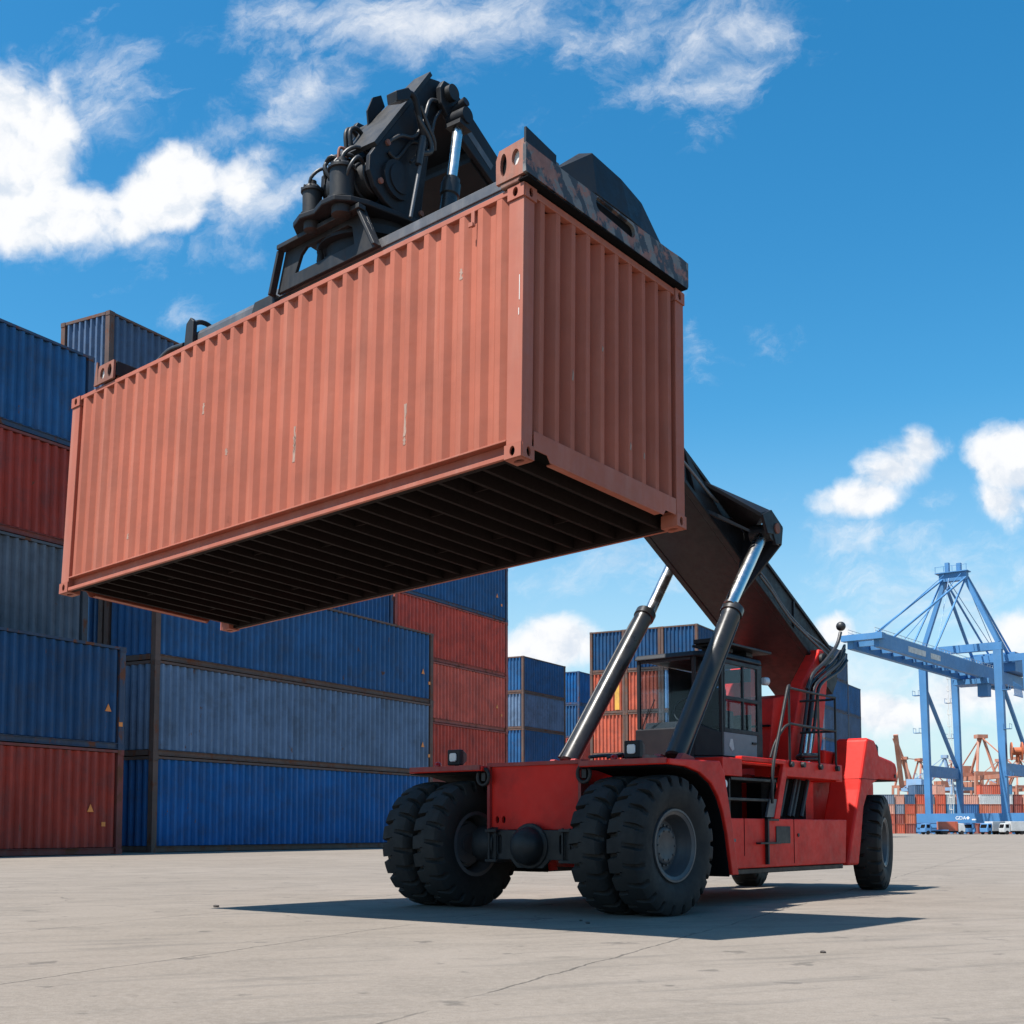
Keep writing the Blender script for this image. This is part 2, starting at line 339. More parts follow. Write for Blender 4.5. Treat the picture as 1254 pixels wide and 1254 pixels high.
def build_world():
    w = bpy.data.worlds.new('World'); scene.world = w; w.use_nodes = True
    nt = w.node_tree; nt.nodes.clear(); g = NT(nt)
    out = g.n('ShaderNodeOutputWorld')
    sky = g.n('ShaderNodeTexSky', sky_type='NISHITA', sun_disc=False)
    sky.sun_elevation = math.asin(SUN.z); sky.sun_rotation = math.atan2(SUN.x, SUN.y) % (2 * math.pi)
    sky.altitude = 0; sky.air_density = 1.0; sky.dust_density = 0.6; sky.ozone_density = 2.5
    d = g.n('ShaderNodeTexCoord').outputs['Generated']
    # direction -> tangent-plane sky chart (units of about 3.7 degrees), north = +Y
    rv = g.n('ShaderNodeVectorRotate', {'Vector': d, 'Angle': -PITCH}, rotation_type='X_AXIS').outputs[0]
    s = g.n('ShaderNodeSeparateXYZ', {0: rv})
    yy = g.math('MAXIMUM', s.outputs[1], 0.12)
    k = FPX / 100
    qx = g.math('MULTIPLY', g.math('DIVIDE', s.outputs[0], yy), k)
    qy = g.math('MULTIPLY', g.math('DIVIDE', s.outputs[2], yy), k)
    q = g.n('ShaderNodeCombineXYZ', {0: qx, 1: qy, 2: 0.0}).outputs[0]
    def blobs(lst):
        acc = None
        for (cx, cy, rx, ry, rot, wgt) in lst:
            c = ((cx - 627) / 100, (CY - cy) / 100, 0)
            v = g.vmath('SUBTRACT', q, c)
            if rot: v = g.n('ShaderNodeVectorRotate', {'Vector': v, 'Angle': R(-rot)}, rotation_type='Z_AXIS').outputs[0]
            v = g.scale(v, (100 / rx, 100 / ry, 0))
            e = g.math('MULTIPLY_ADD', g.vmath('LENGTH', v), -wgt, wgt)
            acc = e if acc is None else g.math('SMOOTH_MAX', acc, e, 0.15)
        return acc
    # heaped clouds
    warp = g.n('ShaderNodeTexNoise', {'Vector': q, 'Scale': 0.8, 'Detail': 9, 'Roughness': 0.62}).outputs['Color']
    qw = g.vmath('ADD', q, g.scale(g.vmath('SUBTRACT', warp, (0.5, 0.5, 0.5)), (0.8, 0.8, 0)))
    n1 = g.noise(qw, 0.80, 14, 0.56)
    cm = blobs([(10, 190, 120, 120, 0, 1.7), (55, 265, 140, 58, 8, 1.1), (205, 228, 92, 66, 28, 1.6), (160, 280, 80, 38, 20, 0.7), (290, 225, 110, 50, 8, 0.62), (1100, 575, 62, 44, 0, 1.05), (1130, 552, 38, 38, 0, 0.95), (1065, 608, 95, 32, 8, 0.85),
                (1240, 560, 64, 56, 0, 1.05), (1222, 618, 60, 40, -10, 0.75), (680, 788, 76, 44, 0, 1.1), (640, 808, 70, 40, 0, 0.95), (1020, 772, 32, 26, 0, 0.95), (1090, 872, 110, 38, 0, 0.85), (1190, 850, 100, 50, 0, 0.85), (1240, 770, 70, 50, 0, 0.75)])
    v1 = g.math('ADD', cm, g.math('MULTIPLY', g.math('SUBTRACT', n1, 0.5), 2.15))
    dens1 = g.ramp(v1, 0.06, 0.62)
    # wind-drawn wisps
    vr = g.n('ShaderNodeVectorRotate', {'Vector': qw, 'Angle': R(-18)}, rotation_type='Z_AXIS').outputs[0]
    n2 = g.noise(g.scale(vr, (0.7, 1.25, 1)), 1.05, 12, 0.66, 0.3)
    wm = blobs([(560, 35, 290, 70, 3, 0.95), (400, 25, 170, 60, 12, 0.8), (850, 45, 190, 85, 10, 0.85), (880, 105, 110, 55, 20, 0.85), (380, 100, 160, 60, 22, 0.7), (330, 150, 140, 50, 15, 0.6), (310, 240, 140, 70, 15, 0.75), (120, 130, 120, 90, -20, 0.55),
                (190, 300, 200, 40, 0, 0.5), (660, 135, 40, 18, 20, 0.25), (1060, 655, 200, 45, 4, 0.55), (1180, 720, 240, 70, 0, 0.6), (1120, 850, 220, 90, 0, 0.85), (680, 720, 160, 40, 0, 0.45), (845, 400, 20, 50, 10, 0.25), (200, 390, 50, 16, 0, 0.25), (900, 400, 50, 20, 0, 0.2),
                (20, 60, 50, 30, 0, 0.4), (760, 700, 260, 60, 0, 0.35)])
    dens2 = g.math('MULTIPLY', g.ramp(g.math('ADD', wm, g.math('MULTIPLY', g.math('SUBTRACT', n2, 0.5), 3.0)), 0.02, 1.30), 0.84)
    front = g.ramp(s.outputs[1], 0.12, 0.3)
    dens = g.math('MULTIPLY', g.math('MAXIMUM', dens1, dens2), front)
    # cloud body: white sun side and grey shaded side painted in from offset noise
    n1b = g.noise(g.vmath('ADD', qw, (-0.12, 0.20, 0)), 0.80, 6, 0.56)
    sh = g.ramp(g.math('SUBTRACT', n1, n1b), -0.13, 0.03)
    cc = g.mix(sh, (0.41, 0.455, 0.515, 1), (0.568, 0.574, 0.585, 1))
    hs = g.n('ShaderNodeHueSaturation', {'Hue': 0.5, 'Saturation': 1.40, 'Value': 1.0, 'Color': sky.outputs[0]}).outputs[0]
    skyc = g.mix(1.0, hs, (SKY * 1.15, SKY * 1.34, SKY * 1.13, 1), 'MULTIPLY')
    # low haze of a damp coast: the air whitens towards the horizon
    sd = g.n('ShaderNodeSeparateXYZ', {0: d})
    hz = g.ramp(sd.outputs[2], 0.0, 0.33, 0.76, 0.0)
    skyc = g.mix(hz, skyc, (0.355, 0.42, 0.50, 1))
    col = g.mix(dens, skyc, cc)
    bg = g.n('ShaderNodeBackground', {'Color': col, 'Strength': 1.0})
    nt.links.new(bg.outputs[0], out.inputs[0])
    w.cycles.sampling_method = 'MANUAL'; w.cycles.sample_map_resolution = 1024
SKY = 0.092
build_world()
scene.view_settings.view_transform = 'Standard'; scene.view_settings.look = 'None'
scene.view_settings.gamma = 1; scene.view_settings.exposure = 0.8

# ------------------------------------------------------------------ ground
gb = MB(); S = 5000.0
gb.add([(-S, -S, 0), (S, -S, 0), (S, S, 0), (-S, S, 0)], [(0, 1, 2, 3)])
ground = gb.build('ground', M['concrete']); tag(ground, 'pale concrete port apron with joints, cracks and stains', 'ground', kind='structure')

# ------------------------------------------------------------------ corrugated boxes
def corr_profile(l0, l1, n, d_out, d_in, d_back, start=0.0):
    p = (l1 - l0) / n; pts = [(l0, d_back), (l0, d_in)]
    for i in range(n):
        a = l0 + i * p
        pts += [(a + 0.13 * p, d_in), (a + 0.37 * p, d_out), (a + 0.63 * p, d_out), (a + 0.87 * p, d_in)]
    pts += [(l1, d_in), (l1, d_back)]
    return pts

BOX_CACHE = {}
def yard_template(Lb, Wb, Hb):
    """a stacked container in its own frame: x along the length, base centre at the origin"""
    key = (round(Lb, 2), round(Wb, 2), round(Hb, 2))
    if key in BOX_CACHE: return BOX_CACHE[key]
    k = Hb / 2.6; hx, hy = Lb / 2, Wb / 2
    pw = 0.19 * k; rl = 0.075 * k; bl = 0.15 * k; ch = 0.13 * k; gap = 0.012 * k
    ms = {}
    n = max(6, round((Lb - 2 * pw) / (0.278 * k))); dep = 0.085 * k
    z0, z1 = bl + gap + 0.02 * k, Hb - rl - gap
    mb = MB(); mb.prism(corr_profile(-hx + pw, hx - pw, n, -hy + 0.012 * k, -hy + 0.012 * k + dep, -hy + 0.13 * k), 'z', z0, z1); ms['side_wall'] = mb.mesh('side_wall', M['box'])
    ne = max(5, round((Wb - 2 * pw) / (0.25 * k)))
    mb = MB()
    mb.prism([(b, a) for a, b in corr_profile(-hy + pw, hy - pw, ne, -hx + 0.012 * k, -hx + 0.012 * k + dep, -hx + 0.13 * k)], 'z', z0, z1)
    ms['end_wall'] = mb.mesh('end_wall', M['box'])
    mb = MB(); mb.box(-hx + pw * 0.6, hx - pw * 0.6, -hy + rl, hy - rl, Hb - 0.06 * k, Hb - 0.025 * k)
    for i in range(n): 
        x = -hx + pw + (i + 0.5) * (Lb - 2 * pw) / n
        mb.box(x - 0.05 * k, x + 0.05 * k, -hy + 0.2 * k, hy - 0.2 * k, Hb - 0.025 * k, Hb - 0.012 * k)
    ms['roof'] = mb.mesh('roof', M['box'])
    mb = MB()
    for sx in (-1, 1):
        for sy in (-1, 1):
            xa, xb = sorted((sx * hx, sx * (hx - pw))); ya, yb = sorted((sy * hy, sy * (hy - pw * 0.9)))
            mb.box(xa + 0.006, xb - 0.002, ya + 0.006, yb - 0.002, ch + 0.004, Hb - ch - 0.004)
    for sy in (-1, 1):
        ya, yb = sorted((sy * (hy - 0.004), sy * (hy - rl)))
        mb.box(-hx + pw, hx - pw, ya, yb, Hb - rl, Hb - 0.01 * k)
        ya, yb = sorted((sy * (hy - 0.05 * k), sy * (hy - 0.12 * k)))
        mb.box(-hx + pw, hx - pw, ya, yb, 0.03 * k, bl)
        ya, yb = sorted((sy * (hy - 0.004), sy * (hy - 0.12 * k)))
        mb.box(-hx + pw, hx - pw, ya, yb, 0.018 * k, 0.03 * k); mb.box(-hx + pw, hx - pw, ya, yb, bl, bl + 0.015 * k)
    for sx in (-1, 1):
        xa, xb = sorted((sx * (hx - 0.004), sx * (hx - rl)))
        mb.box(xa, xb, -hy + pw, hy - pw, Hb - rl * 1.3, Hb - 0.01 * k); mb.box(xa, xb, -hy + pw, hy - pw, 0.02 * k, bl + 0.015 * k)
    mb.box(-hx + pw, hx - pw, -hy + 0.13 * k, hy - 0.13 * k, 0.08 * k, 0.13 * k)
    ms['frame'] = mb.mesh('frame', M['box_frame'])
    mb = MB(); mb.box(-0.10 * k, 0.10 * k, -0.085 * k, 0.085 * k, -ch / 2, ch / 2); ms['corner_casting'] = mb.mesh('corner_casting', M['box_frame'])
    root = bpy.data.objects.new('shipping_container', None)
    parts = []
    def part(nm, loc=(0, 0, 0), rz=0):
        o = bpy.data.objects.new(nm, ms[nm]); o.location = loc; o.rotation_euler = (0, 0, rz); parts.append(o)
    part('side_wall'); part('side_wall', rz=math.pi); part('end_wall'); part('end_wall', rz=math.pi); part('roof'); part('frame')
    for sx in (-1, 1):
        for sy in (-1, 1):
            for z in (ch / 2, Hb - ch / 2): part('corner_casting', (sx * (hx - 0.094 * k), sy * (hy - 0.079 * k), z))
    BOX_CACHE[key] = (root, parts)
    return root, parts

S_DIR = Vector((0.485, 0.8745, 0)); E_DIR = Vector((-0.8745, 0.485, 0)); S_ANG = math.atan2(0.8745, 0.485)
def yard_box(corner, lvl, dims, color, label, group, sticker=None, far_end=False, zoff=0.0, frame=None):
    """corner = ground point of the visible corner (the near end of the long side, or its far end)"""
    Lb, Wb, Hb = dims
    r0, parts = yard_template(*dims)
    c = Vector((corner[0], corner[1], 0)) + S_DIR * (-Lb / 2 if far_end else Lb / 2) + E_DIR * (Wb / 2)
    root = r0.copy(); COL.objects.link(root)
    root.location = (c.x, c.y, lvl * Hb + zoff); root.rotation_euler = (0, 0, S_ANG)
    tag(root, label, 'container', group)
    fc = [0.55 * x for x in color]
    for p in parts:
        o = p.copy(); COL.objects.link(o); o.parent = root
        o.color = c4(color) if o.data.name.split('.')[0] not in ('frame', 'corner_casting') else c4(frame or [0.5 * x + 0.5 * y for x, y in zip(color, (0.045, 0.043, 0.045))])  # darkened frame: grey rails, plus the shadow bands between tiers put into colour
    if sticker:
        fx, fz = sticker; k = Hb / 2.6
        x = Lb / 2 - fx * Lb; z = fz * Hb; y = -Wb / 2 + 0.004
        mb = MB(); mb.prism([(x - 0.10 * k, z), (x + 0.10 * k, z), (x, z + 0.19 * k)], 'y', y - 0.012 * k, y); mb.build('warning_sticker', M['orange'], root)
        mb = MB(); mb.box(x + 0.36 * k, x + 0.48 * k, y - 0.012 * k, y, z - 0.35 * k, z - 0.24 * k); mb.build('label_sticker', M['orange'], root)
    return root

def srgb(r, g, b):
    f = lambda v: (v / 255 / 12.92) if v <= 10 else ((v / 255 + 0.055) / 1.055) ** 2.4
    return (f(r), f(g), f(b))
BLUE = (0.016, 0.092, 0.230); BLUE_D = (0.008, 0.056, 0.145); BLUE_B = (0.002, 0.100, 0.300); PALE = (0.112, 0.175, 0.275); GREYB = (0.105, 0.122, 0.150)
REDB = (0.33, 0.036, 0.020); REDC = (0.55, 0.070, 0.042); REDP = (0.60, 0.110, 0.070); SKYB = (0.20, 0.33, 0.50); ORNG = (0.46, 0.10, 0.055); SLATE = (0.06, 0.105, 0.185)
GA = 'containers stacked at the left of the yard'; GB = 'containers in the middle stacks'; GR = 'containers in the stacks behind the reach stacker'
dA = (19.3, 3.2, 4.1)
cA = (-15.37, 49.62)
yard_box(cA, 0, dA, REDB, 'dark red-brown container on the ground at the left edge, orange triangle on its side', GA, (0.085, 0.40), True)
yard_box(cA, 1, dA, BLUE_D, 'dark blue container lying on the red-brown one at the left edge', GA, (0.045, 0.36), True)
cA2 = (-17.76, 52.08); dA2 = (19.3, 3.2, 4.20)
for lv, colr, lb in ((0, BLUE_D, 'dark blue ground container hidden in the second row behind the left red-brown one'), (1, BLUE, 'blue container in the second row behind the dark blue one at the left edge'),
                     (2, GREYB, 'weathered grey-blue container, third up at the left edge, below a red-brown one'), (3, REDB, 'red-brown container, fourth up at the left edge, between grey-blue and blue'), (4, BLUE, 'blue container topping the tall stack at the left edge')):
    yard_box(cA2, lv, dA2, colr, lb, GA, None, True)
cB = (-15.10, 52.74); dB = (21.8, 3.1, 4.08)
yard_box(cB, 0, dB, BLUE_B, 'bright blue long container on the ground left of the big front tyre', GB, frame=(0.105, 0.062, 0.050))
yard_box(cB, 1, dB, PALE, 'pale faded blue long container between two darker blue ones', GB, (0.05, 0.38), frame=(0.105, 0.062, 0.050))
yard_box(cB, 2, dB, BLUE, 'medium blue long container on top of the pale faded blue one', GB, (0.05, 0.40), frame=(0.105, 0.062, 0.050))
cC = (-17.92, 54.35); dC = (14.2, 3.1, 4.01)
for lv in range(6):
    nm = ['ground', 'second', 'third', 'fourth', 'fifth', 'top'][lv]
    colr = [BLUE_D, BLUE, BLUE, BLUE_D, BLUE, SLATE][lv]
    lb = 'faded blue container with rusty posts topping the back stack above the lifted container' if lv == 5 else 'blue container, %s level of the back stack behind the pale blue long one' % nm
    yard_box(cC, lv, dC, colr, lb, GB, frame=(0.105, 0.062, 0.050))
dD = (14.9, 3.1, 4.1); cD = (-0.30, 92.95)
for lv, colr, lb in ((0, REDC, 'dull red container at the foot of the red stack behind the front fender'), (1, REDC, 'darker red container, second up in the red stack beside the white cloud'), (2, REDP, 'lighter red container, third up in the middle red stack'),
                     (3, REDC, 'red container, fourth up in the red stack, directly below the blue one'), (4, BLUE, 'blue container topping the middle red stack, tip under the lifted container')):
    yard_box(cD, lv, dD, colr, lb, GB, (0.11, 0.40) if lv in (2, 4) else None, True)
cD2 = (cD[0] - 15.1 * 0.485, cD[1] - 15.1 * 0.8745)
for lv, colr in ((0, REDC), (1, BLUE), (2, BLUE), (3, BLUE)):
    yard_box(cD2, lv, dD, colr, ('blue container end to end with the fourth red one, under the lifted container' if lv == 3 else '%s container of the hidden tier %d just left of the red stack' % ('red' if lv == 0 else 'blue', lv + 1)), GB, None, True)
dE = (10.6, 3.1, 4.1); cE = (1.28, 140.04)
for lv, colr, lb in ((0, BLUE_D, 'dark blue short container at the bottom of the short blue stack'), (1, BLUE_D, 'dark blue short container, second up right of the red stack'), (2, BLUE, 'blue short container right of the red stack, below the pale one'),
                     (3, PALE, 'pale blue short container between two darker ones right of the red stack'), (4, BLUE, 'blue short container topping the stack right of the red stack')):
    yard_box(cE, lv, dE, colr, lb, GR, frame=(0.105, 0.062, 0.050))
dF = (9.6, 3.1, 4.1); cF = (8.25, 153.71)
for lv, colr, lb in ((0, REDC, 'red short container at the bottom of the narrow stack'), (1, REDB, 'dark red short container, second up in the narrow stack'), (2, REDC, 'red short container, third up in the narrow stack behind the left lift cylinder'),
                     (3, BLUE, 'blue short container, fourth up in the narrow stack beside the left lift cylinder'), (4, BLUE_B, 'bright blue short container topping the narrow stack beside the left lift cylinder')):
    yard_box(cF, lv, dF, colr, lb, GR)
dG = (9.6, 3.86, 4.23); cG = (18.16, 121.89)
gcol = [[REDC, PALE, PALE, SKYB, BLUE_D], [REDC, REDC, ORNG, ORNG, BLUE_D], [REDC, REDC, ORNG, ORNG, BLUE_D]]
ycont = None
for j, cn in enumerate(('right', 'middle', 'left')):
    c = Vector((cG[0], cG[1], 0)) + E_DIR * (j * 3.9)
    for lv in range(5):
        colr = gcol[j][lv]
        cname = {REDC: 'red', ORNG: 'orange-red', PALE: 'pale blue', SKYB: 'light blue', BLUE_D: 'dark blue'}[colr]
        lvn = ['ground', 'second', 'third', 'fourth', 'top'][lv]
        o = yard_box((c.x, c.y), lv, dG, colr, '%s container seen end on behind the cab, %s column, %s tier' % (cname, cn, lvn), GR, frame=(0.105, 0.062, 0.050))
        if j == 2 and lv == 3:
            o['label'] = 'orange-red container with a yellow stripe on its end, left of the cab'
            mb = MB(); mb.box(-dG[0] / 2 - 0.02, -dG[0] / 2 + 0.016, -1.35, -0.85, 0.35, dG[2] - 0.25); mb.build('yellow_stripe', M['yellow'], o)
dH = (12.2, 3.1, 4.1); cH = (45.14, 167.6)
hn = ['ground', 'second', 'third', 'fourth', 'fifth', 'sixth']
for lv in range(6):
    yard_box(cH, lv, dH, [BLUE, SLATE, BLUE, SLATE, BLUE, SLATE][lv], 'slate blue container right of the red boom tower, %s level, near row' % hn[lv], GR, None, True)
dH2 = (6.8, 3.1, 4.1); cH2 = (cH[0] + 0.1 * 0.485, cH[1] + 0.1 * 0.8745)
for lv in range(5):
    yard_box(cH2, lv, dH2, [BLUE, SLATE, SLATE, SLATE, BLUE][lv], 'short slate blue container, %s level, rightmost in the stack beside the rear fender' % hn[lv], GR)

# ------------------------------------------------------------------ the lifted container
Nw = Vector((0.07299791, 9.87512682, 2.99948739 + 0.95))
av = Vector((-0.76154317, 0.64696355, -0.03860262)).normalized(); cv = Vector((0.01198915, 0.07361366, 0.99721477))
cv = (cv - av * cv.dot(av)).normalized(); bv = cv.cross(av).normalized()
if bv.y < 0: bv = -bv
LC, WC, HC = 6.996, 2.438, 2.380
yv = cv.cross(av)           # right-handed partner of (a, ., c); equals -b
MC = Matrix((( av.x, yv.x, cv.x, 0), (av.y, yv.y, cv.y, 0), (av.z, yv.z, cv.z, 0), (0, 0, 0, 1)))
base = Nw + av * (LC / 2) + bv * (WC / 2)
MC.translation = base
sgn = 1 if yv.dot(bv) > 0 else -1
tfC = lambda a, b, c: (a - LC / 2, sgn * (b - WC / 2), c)
held = empty('shipping_container', M=MC); tag(held, 'salmon red container lifted in the air under the black spreader', 'container')
def cmb(): return MB(tfC)
PA, PB = 0.17, 0.15   # post widths along a and b
ncor = 31
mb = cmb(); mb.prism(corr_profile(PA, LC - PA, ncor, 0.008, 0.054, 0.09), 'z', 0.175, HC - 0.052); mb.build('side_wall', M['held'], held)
mb = cmb(); mb.prism([(a, WC - b) for a, b in corr_profile(PA, LC - PA, ncor, 0.008, 0.054, 0.09)], 'z', 0.175, HC - 0.052); mb.build('side_wall', M['held'], held)
mb = cmb(); mb.prism([(b, a) for a, b in corr_profile(PB, WC - PB, 10, 0.010, 0.092, 0.115)], 'z', 0.255, HC - 0.075); mb.build('end_wall', M['held'], held)
mb = cmb(); mb.prism([(LC - b, a) for a, b in corr_profile(PB, WC - PB, 10, 0.010, 0.092, 0.115)], 'z', 0.255, HC - 0.075); mb.build('end_wall', M['held'], held)
mb = cmb(); mb.box(0.06, LC - 0.06, 0.06, WC - 0.06, HC - 0.05, HC - 0.022)
for i in range(ncor):
    a = 0.25 + i * (LC - 0.5) / ncor; mb.box(a, a + 0.11, 0.2, WC - 0.2, HC - 0.022, HC - 0.010)
mb.build('roof', M['held'], held)
for aa in (0, 1):
    for bb in (0, 1):
        a0, a1 = (0.008, PA) if aa == 0 else (LC - PA, LC - 0.008)
        b0, b1 = (0.008, PB) if bb == 0 else (WC - PB, WC - 0.008)
        mb = cmb(); mb.box(a0, a1, b0, b1, 0.120, HC - 0.120); mb.build('corner_post', M['held_frame'], held, bevel=0.006)
mb = cmb()
for b0, b1 in ((0.006, 0.066), (WC - 0.066, WC - 0.006)): mb.box(0.178, LC - 0.178, b0, b1, HC - 0.052, HC - 0.004)
for a0, a1 in ((0.006, 0.075), (LC - 0.075, LC - 0.006)): mb.box(a0, a1, 0.162, WC - 0.162, HC - 0.072, HC - 0.008)
mb.build('top_rail', M['held_frame'], held, bevel=0.004)
for b0, b1, lip0, lip1 in ((0.078, 0.090, 0.004, 0.09), (WC - 0.09, WC - 0.078, WC - 0.09, WC - 0.004)):
    mb = cmb(); mb.box(0.17, LC - 0.17, b0, b1, 0.052, 0.160); q0, q1 = (0.004, 0.036) if lip0 < 1 else (WC - 0.036, WC - 0.004); mb.box(0.178, LC - 0.178, q0, q1, 0.012, 0.050); mb.box(0.17, LC - 0.17, lip0, lip1, 0.160, 0.176)
    br_ = mb.build('bottom_rail', M['held_frame'], held, bevel=0.003)
    q0, q1 = (0.037, 0.0905) if lip0 < 1 else (WC - 0.0905, WC - 0.037); mb = cmb(); mb.box(0.178, LC - 0.178, q0, q1, 0.014, 0.049); w0, w1 = (0.0906, 0.094) if lip0 < 1 else (WC - 0.094, WC - 0.0906); mb.box(0.178, LC - 0.178, w0, w1, 0.014, 0.149); mb.build('dark_rail_lining', M['held_under'], br_)  # dark sheet added over the ground-lit inner side, shade put into its colour
for a0, a1, s in ((0.004, 0.012, 1), (LC - 0.012, LC - 0.004, -1)):
    mb = cmb()
    mb.prism([(0.165, 0.10), (0.34, 0.10), (0.38, 0.045), (WC - 0.38, 0.045), (WC - 0.34, 0.10), (WC - 0.165, 0.10), (WC - 0.165, 0.258), (0.165, 0.258)], 'x', a0, a1)
    lo, hi = sorted((a0 + s * 0.01, a0 + s * 0.075)); mb.box(lo, hi, 0.165, WC - 0.165, 0.226, 0.256); mb.box(lo, hi, 0.42, WC - 0.42, 0.045, 0.058)
    mb.build('end_sill', M['held_frame'], held, bevel=0.003)
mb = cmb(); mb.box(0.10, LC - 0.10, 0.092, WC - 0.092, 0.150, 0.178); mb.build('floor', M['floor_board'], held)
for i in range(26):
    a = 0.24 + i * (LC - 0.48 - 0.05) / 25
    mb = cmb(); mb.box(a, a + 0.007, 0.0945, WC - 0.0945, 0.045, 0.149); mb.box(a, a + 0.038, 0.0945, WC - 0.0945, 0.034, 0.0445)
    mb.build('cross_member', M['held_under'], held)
for i in range(2, 24, 3):
    a = 0.24 + i * (LC - 0.53) / 25
    for b in (0.55 + 0.25 * (i % 2), WC - 0.75):
        mb = cmb(); mb.box(a + 0.04, a + 0.255, b, b + 0.012, 0.06, 0.148); mb.build('stiffener', M['held_under'], held)
# corner castings with their lifting holes
def casting(a_side, b_side, c_side):
    mb = MB(lambda a, b, c: tfC(a if a_side == 0 else LC - a, b if b_side == 0 else WC - b, c if c_side == 0 else HC - c))
    t = 0.014
    sq = [(0.0, 0.0), (0.178, 0.0), (0.178, 0.118), (0.0, 0.118)]
    mb.plate([(0.0, 0), (0.178, 0), (0.178, 0.118), (0, 0.118)], [oval(0.092, 0.058, 0.028, 0.043)], 'y', -0.005, t)
    mb.plate([(t, 0), (0.162, 0), (0.162, 0.118), (t, 0.118)], [oval(0.088, 0.058, 0.026, 0.043)], 'x', -0.005, t)
    mb.plate([(t, t), (0.178, t), (0.178, 0.162), (t, 0.162)], [oval(0.092, 0.084, 0.055, 0.030)], 'z', -0.004, t)
    mb.mi = 1; mb.box(0.045, 0.176, 0.045, 0.160, 0.045, 0.116); mb.mi = 0  # near-black core: the shade inside the holes as colour
    mb.box(0.16, 0.178, t, 0.162, t, 0.118); mb.box(t, 0.16, 0.148, 0.162, t, 0.118); mb.box(t, 0.16, t, 0.148, 0.105, 0.118)
    mb.build('corner_casting', [M['held_frame'], M['dark']], held)
for aa in (0, 1):
    for bb in (0, 1):
        for cc in (0, 1): casting(aa, bb, cc)
mb = cmb(); mb.box(0.545, 0.585, -0.012, 0.006, HC - 0.20, HC - 0.055); mb.box(0.55, 0.60, -0.03, -0.012, HC - 0.205, HC - 0.165); mb.build('hook_plate', M['held_frame'], held, bevel=0.004)
def flat_a(a):      # snap to the outer flat of the nearest rib
    p = (LC - 2 * PA) / ncor; i = round((a - PA) / p - 0.5); return PA + (i + 0.5) * p
for a, c, w, h in ((0.04, 1.35, 0.006, 0.22), (0.045, 1.22, 0.006, 0.06)):
    mb = cmb(); mb.box(a, a + w, 0.0045, 0.0085, c, c + h); mb.build('paint_scratch', M['white_worn'], held)
rsc = random.Random(5)
for a, c, h in ((2.96, 0.62, 0.36), (2.90, 0.72, 0.16), (1.30, 0.50, 0.30), (1.36, 0.42, 0.07), (4.4, 1.5, 0.12), (5.6, 0.4, 0.06), (0.7, 1.75, 0.10), (3.9, 0.95, 0.07)):
    x = flat_a(a); mb = cmb(); pts = []
    n = 7
    left = [(x - 0.006 - rsc.uniform(0, 0.018), c + h * k / n) for k in range(n + 1)]; right = [(x + 0.004 + rsc.uniform(0, 0.016), c + h * k / n) for k in range(n + 1)][::-1]
    mb.prism(left + right, 'y', 0.0055, 0.0085); mb.build('paint_scrape', M['scrape'], held)
for b, c, h in ((0.62, 0.88, 0.10), (1.55, 0.52, 0.07), (1.78, 0.50, 0.06), (1.1, 1.3, 0.05)):
    p = (WC - 2 * PB) / 10; i = round((b - PB) / p - 0.5); x = PB + (i + 0.5) * p
    mb = cmb(); mb.prism([(x - 0.012, c), (x + 0.004, c - 0.01), (x + 0.014, c + h * 0.6), (x - 0.002, c + h)], 'x', 0.0075, 0.0105); mb.build('paint_scrape', M['scrape'], held)

# ------------------------------------------------------------------ the reach stacker
TH = R(52); OV = Vector((0.33497, 15.08486, 0))
tfV = lambda u, y, z: (u, -y, z)
rs = empty('reach_stacker', OV, TH); tag(rs, 'red reach stacker with black boom, holding the salmon container aloft', 'reach stacker')
def vmb(): return MB(tfV)
def V(u, y, z): return Vector((u, -y, z))

# wheels --------------------------------------------------------
def tyre_mesh(RAD, W):
    hw = W / 2; s = RAD / 0.79
    prof = [(-0.36, 0.40), (-0.44, 0.46), (-0.49, 0.545), (-0.505, 0.61), (-0.50, 0.655), (-0.475, 0.70), (-0.455, 0.745), (-0.40, 0.776), (-0.24, 0.787), (-0.06, 0.790)]
    prof = [(a * 2 * hw * 0.98, r * s) for a, r in prof]; prof = prof + [(-a, r) for a, r in prof[::-1]]
    nl, sub = 22, 14; NS = nl * sub; m = len(prof); vs = []; fs = []
    for i in range(NS):
        th = 2 * math.pi * i / NS
        for j, (y, r) in enumerate(prof):
            side = -1 if j < m // 2 else 1
            jj = j if side < 0 else m - 1 - j
            ph = (i / sub + (0.5 if side > 0 else 0.0)) % 1.0
            rr = r; shift = 0.0
            notch = 0.08 < ph < 0.36
            if notch:
                if jj in (6, 7): rr = r - 0.075 * s
                elif jj == 8: rr = r - 0.068 * s
                elif jj == 5: rr = r - 0.035 * s
            t2 = th + 0.06 * max(0, jj - 6) / 3.0 * (1 if 0.0 < ph < 0.42 else 0.4)
            vs.append((rr * math.sin(t2), y, rr * math.cos(t2)))
    for i in range(NS):
        for j in range(m - 1):
            a = i * m + j; b = ((i + 1) % NS) * m + j
            fs.append((a, b, b + 1, a + 1))
    mb = MB(); mb.add(vs, fs)
    # ribs on the shoulder
    return mb.mesh('tyre', M['tyre'], smooth=32)
